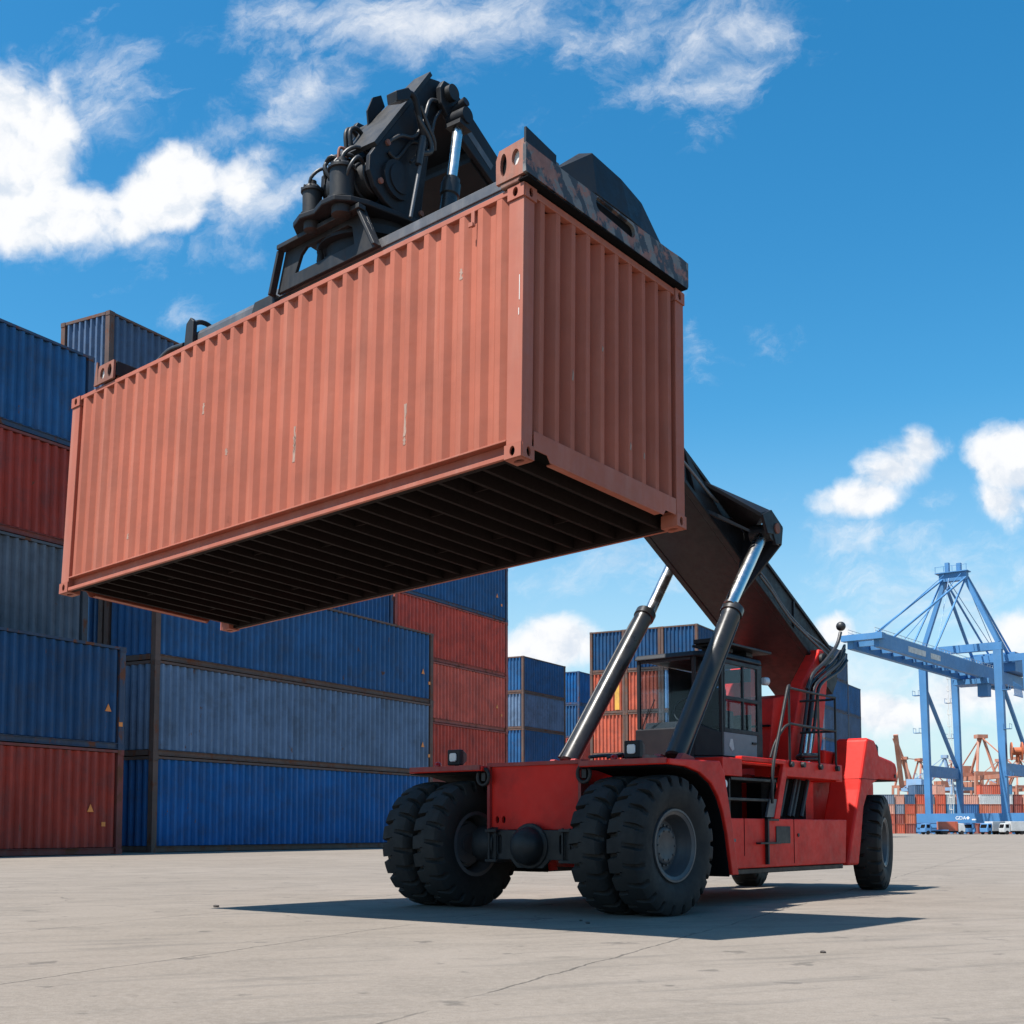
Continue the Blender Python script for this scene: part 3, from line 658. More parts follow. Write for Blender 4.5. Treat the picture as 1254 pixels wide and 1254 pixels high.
def rim_mesh(s, W, out):
    """rim disc facing +out along y; deep dish with a bolted hub"""
    hw = W / 2; mb = MB(); o = out
    def L(prof, n=40): mb.lathe((0, 0, 0), (0, o, 0), prof, n, caps=False)
    L([(-hw * 0.72, 0.405 * s), (-hw * 0.74, 0.36 * s), (-hw * 0.5, 0.33 * s), (hw * 0.55, 0.33 * s), (hw * 0.80, 0.375 * s), (hw * 0.86, 0.385 * s), (hw * 0.86, 0.408 * s), (hw * 0.72, 0.412 * s)])
    L([(hw * 0.84, 0.385 * s), (hw * 0.76, 0.345 * s), (hw * 0.30, 0.315 * s), (hw * 0.16, 0.30 * s), (hw * 0.02, 0.285 * s), (hw * 0.02, 0.02 * s)])
    mb.lathe((0, 0, 0), (0, o, 0), [(-hw * 0.15, 0.25 * s), (hw * 0.08, 0.25 * s), (hw * 0.10, 0.215 * s), (hw * 0.24, 0.205 * s), (hw * 0.30, 0.185 * s), (hw * 0.30, 0.15 * s), (hw * 0.26, 0.13 * s), (hw * 0.27, 0.02 * s)], 32)
    for k in range(20):
        a = 2 * math.pi * k / 20; x, z = 0.225 * s * math.cos(a), 0.225 * s * math.sin(a)
        mb.cyl((x, o * hw * 0.06, z), (x, o * hw * 0.17, z), 0.014 * s, n=6)
        x, z = 0.165 * s * math.cos(a), 0.165 * s * math.sin(a)
        if k % 2 == 0: mb.cyl((x, o * hw * 0.29, z), (x, o * hw * 0.35, z), 0.012 * s, n=6)
    return mb.mesh('rim', M['rim'], smooth=35)
TY, TR = tyre_mesh(0.79, 0.455), tyre_mesh(0.765, 0.46)
RO = {1: rim_mesh(1.0, 0.455, -1), -1: rim_mesh(1.0, 0.455, 1)}
RR = {1: rim_mesh(0.968, 0.46, -1), -1: rim_mesh(0.968, 0.46, 1)}
def wheel(u, y, rad, tm, rm, steer=0.0, spin=0.0):
    mb = MB(); mb.cyl((0, -0.045, 0), (0, 0.045, 0), 0.12, n=20)
    hub = mb.build('wheel', M['rim'], rs); hub.location = V(u, y, rad - 0.012); hub.rotation_euler = (0, spin, steer); hub.rotation_mode = 'ZYX' if False else 'XYZ'
    for nm, me in (('tyre', tm), ('rim', rm)):
        o = bpy.data.objects.new(nm, me); COL.objects.link(o); o.parent = hub
for sd in (1, -1):
    for k, y in enumerate((1.670, 1.165)):
        wheel(0.03, sd * y, 0.79, TY, RO[sd], steer=R(-3.5), spin=0.13 * k + 0.05 * sd)
for sd in (1, -1): wheel(7.50, sd * 1.10, 0.765, TR, RR[sd], steer=R(13), spin=0.2)

# axle ------------------------------------------------------------
mb = vmb(); mb.box(-0.17, 0.17, -0.92, 0.92, 0.63, 0.92)
mb.plate([(-0.66, 0.60), (-0.30, 0.60), (-0.2, 0.50), (0.2, 0.50), (0.30, 0.60), (0.66, 0.60), (0.66, 0.95), (-0.66, 0.95)], [stadium(-0.46, 0.70, -0.46, 0.86, 0.03), stadium(0.46, 0.70, 0.46, 0.86, 0.03)], 'x', -0.20, -0.17)
mb.lathe((-0.17, -0.0, 0.76), (-0.5, 0, 0.76), [(0, 0.27), (0.05, 0.27), (0.055, 0.225), (0.14, 0.215), (0.20, 0.17), (0.235, 0.10), (0.245, 0.02)], 28)
for y in (-0.72, 0.72): mb.lathe((0, y - 0.16, 0.78), (0, y + 0.16, 0.78), [(0, 0.23), (0.32, 0.23)], 24)
mb.build('front_axle', M['black_worn'], rs, bevel=0.01, smooth=35)
for sy in (-1, 1):
    mb = vmb()
    for y in (0.50, 0.60): mb.cyl((-0.23, sy * y, 0.58), (-0.23, sy * y, 0.97), 0.016, n=8)
    mb.box(-0.27, 0.22, sy * 0.55 - 0.085, sy * 0.55 + 0.085, 0.565, 0.60); mb.box(-0.27, 0.22, sy * 0.55 - 0.085, sy * 0.55 + 0.085, 0.925, 0.96)
    mb.build('axle_clamp', M['black_worn'], rs, bevel=0.005)
mb = vmb(); mb.box(7.35, 7.65, -0.9, 0.9, 0.60, 0.92); mb.build('rear_axle', M['black_worn'], rs, bevel=0.02)

# chassis -----------------------------------------------------------
mb = vmb()
mb.box(-0.02, 2.2, -0.62, 0.62, 0.97, 1.735)
mb.box(2.2, 5.3, -0.62, 0.62, 0.80, 1.72)
mb.box(5.3, 7.9, -0.62, 0.62, 0.95, 1.75)
mb.box(3.56, 5.62, 0.62, 0.95, 1.10, 1.715)
mb.build('chassis', M['red'], rs, bevel=0.012)
mb = vmb()
mb.plate([(-0.66, 0.955), (0.66, 0.955), (0.66, 1.765), (-0.66, 1.765)], [oval(-0.575, 1.075, 0.028, 0.045), oval(-0.475, 1.075, 0.028, 0.045)], 'x', -0.10, -0.06)
mb.mi = 1
for y0, y1 in ((-0.70, -0.66), (0.66, 0.70)): mb.box(-0.145, 0.02, y0, y1, 0.95, 1.77)
mb.box(-0.145, -0.10, -0.66, 0.66, 1.72, 1.765)
mb.build('front_plate', [M['red'], M['red_dirty']], rs, bevel=0.006)
mb = vmb(); mb.box(-0.058, -0.030, -0.64, -0.40, 1.0, 1.15); mb.build('hole_backing', M['dark'], rs)  # dark sheet behind the ovals, its colour standing in for their shade
mb = vmb()
for y0, y1 in ((-0.64, -0.36), (0.42, 0.64)): mb.box(-0.16, -0.05, y0, y1, 0.925, 0.955)
mb.build('front_bracket', M['red_dirty'], rs)
for y in (-0.74, 0.76):
    mb = vmb(); ring = [(-0.17, y + 0.0 + 0.09 * math.cos(t), 1.60 + 0.10 * math.sin(t)) for t in [2 * math.pi * k / 16 for k in range(17)]]
    mb.tube(ring, 0.022, 8, 1); mb.box(-0.17, -0.06, y - 0.03, y + 0.03, 1.55, 1.65); mb.build('tow_eye', M['black_worn'], rs, smooth=40)

# front fenders -----------------------------------------------------
def fender(s):
    mb = vmb()
    out = [(-0.22, 1.735), (0.93, 1.755), (1.04, 1.62), (1.20, 1.06), (1.365, 0.42)]
    inn = [(1.20, 0.42), (1.08, 0.92), (0.99, 1.16), (0.88, 1.34), (0.72, 1.49), (0.46, 1.605), (0.15, 1.66), (-0.22, 1.672)]
    y0, y1 = sorted((s * 0.72, s * 1.93)); mb.prism(out + inn, 'y', y0, y1)
    o = mb.build('front_fender', M['red'], rs, bevel=0.014)
    inn2 = [(u - 0.006 * (1 if u > 0.5 else 0.2), z - 0.006) for u, z in inn]
    mb = vmb(); y0, y1 = sorted((s * 0.75, s * 1.895)); mb.prism(inn2 + [(u - 0.012, z - 0.012) for u, z in inn2[::-1]], 'y', y0, y1); mb.build('fender_liner', M['dark'], o)  # added dark sheet: grimy black inside, also hides the arch's red bounce light
    mb = vmb(); y0, y1 = sorted((s * 0.74, s * 1.90)); mb.box(-0.245, -0.222, y0, y1, 1.685, 1.745); mb.build('edge_strip', M['red_dirty'], o)
    return o
fender(1); fender(-1)

# side tank, steps and platform --------------------------------------
def side_body(s):
    mb = vmb(); ys = lambda a, b: sorted((s * a, s * b))
    a, b = ys(0.62, 1.45)
    mb.prism([(1.40, 0.62), (1.62, 0.46), (5.60, 0.46), (5.66, 1.10), (1.28, 1.10)], 'y', a, b)
    tk = mb.build('side_tank', M['red'], rs, bevel=0.012)
    a, b = ys(1.15, 1.40); mb = vmb(); mb.box(1.55, 5.62, a, b, 0.385, 0.452); mb.build('sill_bar', M['black_worn'], tk, bevel=0.01)
    if s > 0:
        mb = vmb(); mb.box(3.32, 3.74, 1.452, 1.462, 0.77, 1.0); mb.build('vent_grille', M['black_worn'], tk)
        mb = vmb(); mb.box(2.75, 3.34, 1.45, 1.52, 0.765, 0.79); mb.box(3.00, 3.04, 1.45, 1.50, 0.50, 1.10); mb.box(3.0, 3.35, 1.45, 1.49, 1.07, 1.10); mb.build('lower_step', M['black_worn'], tk, bevel=0.004)
        mb = vmb(); mb.box(3.868, 3.880, 1.448, 1.4535, 0.5, 1.098); mb.build('panel_seam', M['dark'], tk); mb = vmb(); mb.box(2.42, 2.432, 1.448, 1.4535, 0.62, 1.098); mb.build('panel_seam', M['dark'], tk); mb = vmb(); mb.box(2.05, 2.19, 1.45, 1.456, 0.80, 0.84); mb.build('latch', M['grey_steel'], tk)
        mb = vmb(); mb.cyl((4.0, 1.45, 0.88), (4.0, 1.465, 0.88), 0.025, n=10); mb.build('latch', M['black_worn'], tk)
    return tk
side_body(1); side_body(-1)
mb = vmb(); mb.box(3.57, 5.42, 1.02, 1.50, 1.675, 1.90); mb.box(1.78, 2.30, 1.0, 1.50, 1.63, 1.86); mb.box(2.30, 3.57, 1.40, 1.50, 1.835, 1.895); mb.box(2.3, 3.57, 0.62, 1.40, 1.80, 1.835); mb.box(5.42, 5.65, 1.0, 1.40, 1.66, 1.80)
mb.prism([(3.20, 1.10), (3.36, 1.10), (3.66, 1.86), (3.50, 1.86)], 'y', 1.44, 1.498)
mb.prism([(1.72, 1.62), (2.05, 1.62), (1.55, 1.10), (1.35, 1.10)], 'y', 0.66, 1.05)
plat = mb.build('platform', M['red'], rs, bevel=0.010)
mb = vmb()
for (u0, u1, z) in ((2.06, 3.32, 1.62), (1.86, 3.20, 1.36)): mb.box(u0, u1, 1.08, 1.47, z - 0.035, z)
mb.mi = 1; mb.box(1.60, 3.2, 1.0, 1.02, 1.105, 1.795)
mb.mi = 0; mb.box(2.02, 2.05, 1.06, 1.46, 1.105, 1.60)
mb.build('step_treads', [M['black_worn'], M['dark']], plat, bevel=0.004)
mb = vmb(); mb.prism([(2.26, 1.10), (2.36, 1.10), (2.62, 1.80), (2.52, 1.80)], 'y', 1.03, 1.06); mb.prism([(1.86, 1.10), (1.94, 1.10), (2.1, 1.6), (2.02, 1.6)], 'y', 1.03, 1.06); mb.build('step_brace', M['red_dirty'], plat)
mb = vmb(); mb.box(3.45, 4.85, 0.96, 1.18, 1.10, 1.665)
mb.build('radiator_box', M['dark'], plat)
mb = vmb()
for k in range(6):
    u = 3.55 + k * 0.2; mb.pipe([(u, 1.20 + 0.04 * (k % 2), 1.14), (u + 0.24, 1.20 + 0.04 * (k % 2), 1.66)], 0.035, 8)
mb.build('hose', M['hose'], plat, smooth=40)
mb = vmb(); mb.cyl((1.78, 1.52, 1.52), (1.78, 1.54, 1.52), 0.05, n=16); mb.build('marker_lamp', M['lamp_glass'], plat)
mb = vmb(); mb.prism([(3.0, 1.12), (3.36, 1.12), (3.44, 1.36), (3.10, 1.36)], 'y', 1.455, 1.485); mb.build('step_plate', M['grey_steel'], plat)
mb = vmb()
for z in (2.88, 2.39): mb.tube([(3.68, 1.5, z + 0.01), (4.4, 1.5, z), (5.21, 1.5, z)], 0.018)
for u in (3.68, 4.62, 5.2): mb.pipe([(u, 1.5, 2.88), (u, 1.5, 1.84)], 0.018); mb.cyl((u, 1.47, 1.84), (u, 1.55, 1.84), 0.04, n=10)
mb.tube([(5.21, 1.5, 2.88), (5.25, 1.40, 2.86), (5.2, 0.95, 2.86)], 0.018); mb.tube([(5.21, 1.5, 2.39), (5.24, 1.40, 2.39), (5.2, 0.95, 2.39)], 0.018)
mb.cyl((4.05, 1.47, 1.85), (4.05, 1.55, 1.85), 0.04, n=10)
mb.build('railing', M['black_worn'], plat, smooth=50)
mb = vmb(); mb.tube([(3.70, 1.5, 2.90), (3.62, 1.51, 2.87), (3.35, 1.53, 2.35), (3.12, 1.54, 1.88), (3.05, 1.54, 1.56), (3.07, 1.53, 1.30)], 0.022)
mb.tube([(3.68, 1.5, 2.39), (3.55, 1.48, 2.33), (3.40, 1.42, 2.12), (3.30, 1.40, 1.92)], 0.018); mb.build('handrail', M['black_worn'], plat, smooth=50)

# rear counterweight / fenders ----------------------------------------
def rear_fender(s):
    mb = vmb()
    prof = [(5.84, 0.42), (6.04, 0.89), (6.35, 1.57), (6.41, 1.74), (6.67, 2.36), (6.72, 2.385), (6.97, 2.36), (7.03, 2.31), (7.16, 2.13), (7.68, 2.07), (7.84, 2.03), (7.90, 1.95), (7.90, 1.74), (7.10, 1.74), (6.85, 1.66), (6.67, 1.53), (6.50, 1.30), (6.39, 0.85), (6.27, 0.42)]
    a, b = sorted((s * 0.86, s * 1.38)); mb.prism(prof, 'y', a, b)
    o = mb.build('rear_fender', M['red'], rs, bevel=0.035)
    a, b = sorted((s * 0.95, s * 1.3835)); mb = vmb(); mb.box(6.408, 7.89, a, b, 1.735, 1.742); mb.build('panel_seam', M['dark'], o)
    mb = vmb(); mb.lathe((7.33, s * 1.2, 2.11), (7.33, s * 1.2, 2.32), [(0, 0.05), (0.05, 0.05), (0.05, 0.085), (0.17, 0.085), (0.21, 0.06)], 16); mb.build('beacon', M['black'], o, smooth=40)
    mb = vmb(); mb.cyl((7.78, s * 1.38, 1.82), (7.78, s * 1.392, 1.82), 0.03, n=12); mb.build('fastener', M['black_worn'], o)
    return o
rear_fender(1); rear_fender(-1)
mb = vmb(); mb.prism([(6.3, 1.752), (8.1, 1.752), (8.1, 2.05), (7.8, 2.16), (6.3, 2.20)], 'y', -0.84, 0.84); mb.box(7.905, 8.25, -0.84, 0.84, 0.85, 1.75); mb.build('engine_hood', M['red'], rs, bevel=0.04)

# tower that carries the boom ----------------------------------------
for s in (1, -1):
    mb = vmb(); a, b = sorted((s * 0.52, s * 0.73))
    mb.prism([(5.18, 1.722), (5.37, 2.35), (5.69, 3.05), (5.82, 3.24), (6.38, 3.74), (6.42, 3.80), (6.55, 3.80), (6.64, 3.74), (6.70, 3.30), (6.40, 2.10), (6.30, 1.76), (6.30, 1.722)], 'y', a, b)
    tw = mb.build('boom_tower', M['red'], rs, bevel=0.018)
    mb = vmb(); mb.cyl((6.48, s * 0.73, 3.64), (6.48, s * 0.78, 3.64), 0.10, n=20); mb.cyl((6.1, s * 0.73, 2.75), (6.1, s * 0.76, 2.75), 0.06, n=14); mb.build('pivot_pin', M['black_worn'], tw, smooth=40)
mb = vmb(); mb.prism([(5.0, 1.725), (5.22, 2.94), (5.9, 3.06), (6.2, 1.725)], 'y', -0.515, 0.515); mb.build('tower_crossbeam', M['red'], rs, bevel=0.015)
mb = vmb(); mb.box(5.10, 5.19, -0.50, 0.50, 2.50, 2.53); mb.build('crossbeam_slot', M['dark'], rs)
mb = vmb()
for k, (dy, du) in enumerate(((0.0, 0.0), (0.06, 0.06), (0.0, 0.13), (0.07, 0.20))):
    mb.tube([(7.07 + du * 0.4, 0.80 + dy, 3.84 - 0.05 * k), (6.72 + du * 0.5, 0.80 + dy, 3.60 - 0.04 * k), (5.92 + du, 0.80 + dy, 3.20), (5.78 + du, 0.80 + dy, 2.88), (5.64 + du, 0.80 + dy, 2.45), (5.38 + du, 0.80 + dy, 1.80)], 0.028, 8)
mb.build('hydraulic_hose', M['hose'], rs, smooth=50)
mb = vmb()
for k in range(2): mb.pipe([(5.28 + 0.10 * k, 0.94 + 0.03 * k, 1.85), (5.46 + 0.10 * k, 0.94 + 0.03 * k, 2.42)], 0.022, 8)
mb.build('chromed_pipe', M['chrome'], rs, smooth=50)
mb = vmb(); mb.tube([(5.74, 0.82, 3.1), (5.97, 0.82, 3.36), (6.42, 0.82, 3.60), (6.87, 0.82, 3.90), (7.04, 0.82, 4.14)], 0.030); mb.ball((7.06, 0.82, 4.24), 0.078); mb.build('mast_camera', M['hose'], rs, smooth=50)
mb = vmb()
for k in range(3): mb.tube([(6.7 + 0.05 * k, 0.80, 3.45), (6.95, 0.86, 3.62 + 0.08 * k), (7.15, 0.84, 3.80 + 0.07 * k), (7.2, 0.76, 3.7), (7.0, 0.70, 3.55)], 0.02)
mb.build('hose_loop', M['hose'], rs, smooth=50)
mb = vmb(); mb.tube([(4.75, 1.2, 1.97), (5.0, 1.3, 1.98), (5.15, 1.15, 1.99), (4.9, 1.05, 2.0), (4.7, 1.2, 2.02), (5.0, 1.32, 2.03)], 0.035); mb.build('coiled_hose', M['hose'], rs, smooth=50)

# cab ------------------------------------------------------------------
cab = empty('cab', (0, 0, 0), 0, rs)
FP = [(2.75, -0.36), (2.75, 0.55), (3.08, 0.80), (4.28, 0.80), (4.38, 0.70), (4.38, -0.36)]   # plan (u, Y)
def plan(dz): return FP
mb = vmb(); mb.hexa([(u, y, 1.84) for u, y in FP], [(u, y, 1.95) for u, y in FP])
mb.prism([(2.62, -0.30), (2.62, 0.40), (2.75, 0.55), (2.75, -0.36)], 'z', 1.86, 2.33)
mb.hexa([(2.745, -0.36, 1.952), (2.745, 0.552, 1.952), (2.80, 0.552, 1.952), (2.80, -0.36, 1.952)], [(2.745, -0.36, 2.35), (2.745, 0.552, 2.35), (2.80, 0.552, 2.35), (2.80, -0.36, 2.35)])
mb.hexa([(2.75, 0.553, 1.952), (3.075, 0.80, 1.952), (3.06, 0.76, 1.952), (2.80, 0.553, 1.952)], [(2.75, 0.553, 2.40), (3.075, 0.80, 2.28), (3.06, 0.76, 2.28), (2.80, 0.553, 2.40)])
mb.box(4.10, 4.28, 0.75, 0.80, 1.952, 2.30); mb.box(4.32, 4.38, -0.36, 0.70, 1.952, 2.35); mb.box(2.80, 4.32, -0.36, -0.32, 1.952, 2.35)
mb.build('cab_body', M['cab'], cab, bevel=0.012)
mb = vmb()
RP = [(2.72, -0.39), (2.72, 0.57), (3.07, 0.83), (4.22, 0.83), (4.36, 0.70), (4.36, -0.39)]
mb.hexa([(u, y, 3.31) for u, y in RP], [(u + (0.05 if u < 3 else 0), y * 0.97, 3.385) for u, y in RP]); mb.build('roof', M['cab'], cab, bevel=0.02)
mb = vmb(); mb.box(3.15, 4.48, 0.30, 0.86, 3.49, 3.525); mb.box(3.25, 3.6, 0.4, 0.7, 3.425, 3.49); mb.box(4.0, 4.2, 0.4, 0.7, 3.425, 3.49); mb.box(3.1, 3.5, 0.35, 0.75, 3.527, 3.59); mb.build('roof_visor', M['black'], cab, bevel=0.008)
for (u, y, w) in ((2.78, -0.338, 0.022), (2.785, 0.535, 0.022), (3.09, 0.778, 0.024), (4.24, 0.76, 0.06), (4.34, -0.33, 0.04)):
    mb = vmb(); mb.box(u - w, u + w, y - 0.025, y + 0.025, 2.352 if u < 3 else 1.96, 3.308); mb.build('pillar', M['cab'], cab, bevel=0.006)
mb = vmb(); mb.box(2.76, 2.80, -0.30, 0.50, 3.265, 3.308); mb.build('header', M['cab'], cab, bevel=0.006)
mb = vmb(); mb.box(2.765, 2.771, -0.295, 0.495, 2.352, 3.264); mb.build('windscreen', M['glass'], cab)
mb = vmb(); mb.hexa([(2.815, 0.575, 2.40), (3.06, 0.762, 2.29), (3.064, 0.757, 2.29), (2.819, 0.570, 2.40)], [(2.815, 0.575, 3.297), (3.06, 0.762, 3.297), (3.064, 0.757, 3.297), (2.819, 0.570, 3.297)]); mb.build('side_window', M['glass'], cab)
mb = vmb(); mb.box(2.83, 3.60, -0.345, -0.339, 2.352, 3.297); mb.build('side_window', M['glass'], cab)
mb = vmb(); mb.box(3.60, 4.29, -0.355, -0.33, 2.352, 3.297); mb.build('side_panel', M['cab'], cab)
mb = vmb(); mb.box(4.335, 4.365, -0.28, 0.58, 2.352, 2.62); mb.box(4.335, 4.365, -0.28, 0.58, 3.1, 3.297); mb.box(4.335, 4.365, -0.28, 0.02, 2.62, 3.1); mb.build('rear_panel', M['cab'], cab)
mb = vmb(); mb.box(4.350, 4.356, 0.02, 0.58, 2.62, 3.1); mb.build('rear_window', M['glass'], cab)
# door
mb = vmb(); mb.box(3.125, 4.095, 0.765, 0.803, 1.96, 2.285); mb.mi = 1
mb.box(3.125, 4.175, 0.768, 0.805, 2.285, 2.345); mb.box(3.125, 4.175, 0.768, 0.806, 2.74, 2.79); mb.box(3.125, 4.175, 0.768, 0.805, 3.235, 3.295)
for u0, u1 in ((3.125, 3.17), (3.675, 3.72), (4.115, 4.175)): mb.box(u0, u1, 0.770, 0.8045, 2.345, 3.235)
door = mb.build('door', [M['cab_door'], M['cab']], cab, bevel=0.006)
for u0, u1 in ((3.172, 3.673), (3.722, 4.113)):
    for z0, z1 in ((2.347, 2.738), (2.792, 3.233)):
        mb = vmb(); mb.box(u0, u1, 0.783, 0.789, z0, z1); mb.build('window', M['glass'], door)
mb = vmb(); mb.box(3.93, 4.05, 0.803, 0.822, 2.155, 2.185); mb.build('handle', M['black'], door)
mb = vmb(); mb.prism([(3.26, 2.10), (3.30, 2.20), (3.36, 2.20), (3.40, 2.06), (3.34, 2.03)], 'y', 0.803, 0.808); mb.build('sticker', M['white_worn'], door)
mb = vmb(); mb.box(3.4, 3.85, 0.0, 0.45, 2.25, 2.38); mb.box(3.78, 3.92, 0.02, 0.43, 2.38, 2.98); mb.box(3.82, 3.9, 0.12, 0.33, 3.0, 3.18); mb.box(3.45, 3.8, 0.1, 0.35, 1.96, 2.25); mb.build('seat', M['seat'], cab, bevel=0.04)
mb = vmb(); ring = [(3.12 + 0.06 * math.sin(t), 0.22 + 0.19 * math.cos(t), 2.62 + 0.17 * math.sin(t)) for t in [2 * math.pi * k / 24 for k in range(25)]]
mb.tube(ring, 0.016, 8, 1); mb.pipe([(3.12, 0.22, 2.62), (2.92, 0.22, 2.30)], 0.03); mb.box(3.115, 3.13, 0.05, 0.40, 2.61, 2.63); mb.build('steering_wheel', M['black'], cab, smooth=50)
mb = vmb(); mb.prism([(2.82, 2.34), (3.02, 2.30), (3.02, 2.44), (2.86, 2.44)], 'y', -0.28, 0.48); mb.box(3.35, 3.75, 0.48, 0.62, 2.38, 2.62); mb.build('dashboard', M['seat'], cab, bevel=0.01)
mb = vmb(); mb.pipe([(2.745, -0.28, 2.33), (2.742, -0.16, 2.62)], 0.008); mb.pipe([(2.742, -0.20, 2.48), (2.742, -0.06, 2.75)], 0.007); mb.build('wiper', M['black'], cab)
mb = vmb(); mb.cyl((4.40, 0.76, 3.1), (4.47, 0.79, 3.1), 0.06, n=14); mb.box(4.36, 4.42, 0.70, 0.80, 3.06, 3.14); mb.build('work_lamp', [M['lamp_glass']], cab)

# head lamps on the fenders
for y in (1.26, -1.43):
    mb = vmb(); mb.box(0.07, 0.15, y - 0.105, y + 0.105, 1.775, 1.975); mb.hexa([(0.15, y - 0.10, 1.78), (0.15, y + 0.10, 1.78), (0.15, y + 0.10, 1.97), (0.15, y - 0.10, 1.97)], [(0.27, y - 0.06, 1.83), (0.27, y + 0.06, 1.83), (0.27, y + 0.06, 1.93), (0.27, y - 0.06, 1.93)])
    mb.cyl((0.14, y, 1.74), (0.14, y, 1.78), 0.03, n=8)
    hl = mb.build('headlight', M['black'], rs, bevel=0.018)
    mb = vmb(); mb.prism([(y - 0.055 + dx * 0.11, 1.82 + dz * 0.11) for dx, dz in ((0.15, 0), (0.85, 0), (1, 0.15), (1, 0.85), (0.85, 1), (0.15, 1), (0, 0.85), (0, 0.15))], 'x', 0.052, 0.072); mb.build('lens', M['lamp_glass'], hl, bevel=0.006)
for y in (-1.72, 1.0):
    mb = vmb(); mb.lathe((0.10, y, 1.74), (0.10, y, 1.9), [(0, 0.03), (0.03, 0.03), (0.035, 0.045), (0.07, 0.042), (0.085, 0.02)], 14); mb.build('marker_lamp', M['red_lens'], rs, smooth=60)
mb = vmb(); mb.tube([(0.0, 0.72, 1.80), (0.3, 0.80, 1.83), (0.6, 0.95, 1.82), (1.2, 1.0, 1.83)], 0.02); mb.tube([(0.1, 0.9, 1.79), (0.2, 1.05, 1.83), (0.3, 1.0, 1.80)], 0.018); mb.box(0.4, 0.8, 0.95, 1.15, 1.745, 1.84); mb.build('hydraulic_line', M['hose'], rs, smooth=50)
mb = vmb(); mb.prism([(1.2, 1.757), (1.72, 1.757), (1.6, 1.86), (1.35, 1.90)], 'y', 0.78, 0.88); mb.prism([(1.2, 1.757), (1.72, 1.757), (1.6, 1.86), (1.35, 1.90)], 'y', 1.12, 1.20); mb.build('cylinder_bracket', M['red_dirty'], rs, bevel=0.01)
mb = vmb(); mb.prism([(1.4, 1.757), (1.95, 1.757), (1.8, 1.86), (1.55, 1.90)], 'y', -0.98, -0.90); mb.prism([(1.4, 1.757), (1.95, 1.757), (1.8, 1.86), (1.55, 1.90)], 'y', -0.64, -0.56); mb.build('cylinder_bracket', M['red_dirty'], rs, bevel=0.01)

# lift cylinders ---------------------------------------------------------
def lift_cyl(p0, pg, p1, name='lift_cylinder', r=0.128, rr=0.088):
    p0, pg, p1 = Vector(p0), Vector(pg), Vector(p1); d = (p1 - p0).normalized(); L = (pg - p0).length
    mb = vmb(); mb.lathe(p0, p1, [(0, r * 0.8), (0.02, r), (L - 0.20, r), (L - 0.19, r * 1.04), (L - 0.13, r * 1.04), (L - 0.125, r * 1.2), (L - 0.02, r * 1.2), (L, r * 1.05)], 28)
    cy = mb.build(name, M['barrel'], rs, smooth=35)
    mb = vmb(); mb.lathe(pg - d * 0.05, p1, [(0, rr), ((p1 - pg).length + 0.05, rr)], 24); mb.build('rod', M['chrome'], cy, smooth=35)
    mb = vmb(); off = Vector((0, 0, 0)); side = Vector((-0.07, -0.06, 0.03)) if p0.y < 0 else Vector((0.12, 0.05, 0))
    mb.tube([p0 + side * 1.5 + d * 0.05, p0 + side * 1.35 + d * 0.5, p0 + side * 1.3 + d * (L - 0.3), pg + side * 1.2 - d * 0.06], 0.022)
    mb.build('oil_line', M['hose'], cy, smooth=50)
    mb = vmb(); mb.cyl(p1 + Vector((0, -0.16, 0)), p1 + Vector((0, 0.16, 0)), rr * 1.45, n=18); mb.build('rod_eye', M['black_worn'], cy, smooth=40)
lift_cyl((1.46, 1.0, 1.84), (2.99, 1.0, 4.02), (3.97, 1.0, 5.16))
lift_cyl((1.66, -0.77, 1.84), (3.66, -0.72, 4.12), (4.50, -0.70, 5.22))

# boom ----------------------------------------------------------------------
def zb(u): return 5.585 - 0.497 * (u - 2.62)       # underside of the outer boom
def zt(u): return 6.19 - 0.468 * (u - 2.53)        # its top flange
mb = vmb()
bot = [(2.0, zb(2.0)), (6.9, zb(6.9)), (7.42, 3.18), (7.62, 3.42)]; top = [(7.62, 3.76), (7.45, zt(7.45)), (2.0, zt(2.0))]
mb.prism(bot + top, 'y', -0.50, 0.50)
for s in (-1, 1):
    a, b = sorted((s * 0.50, s * 0.53)); mb.prism([(2.0, zt(2.0) - 0.05), (7.4, zt(7.4) - 0.05), (7.4, zt(7.4) + 0.01), (2.0, zt(2.0) + 0.01)], 'y', a, b)
    a, b = sorted((s * 0.50, s * 0.60)); mb.prism([(2.0, zb(2.0) - 0.01), (6.9, zb(6.9) - 0.01), (6.9, zb(6.9) + 0.06), (2.0, zb(2.0) + 0.06)], 'y', a, b)
    for u in (2.6, 5.95):
        mb.prism([(u, zb(u) + 0.06), (u + 0.05, zb(u) + 0.06), (u + 0.05, zt(u) - 0.055), (u, zt(u) - 0.055)], 'y', *sorted((s * 0.50, s * 0.525)))
boom = mb.build('boom', M['black'], rs, bevel=0.010)
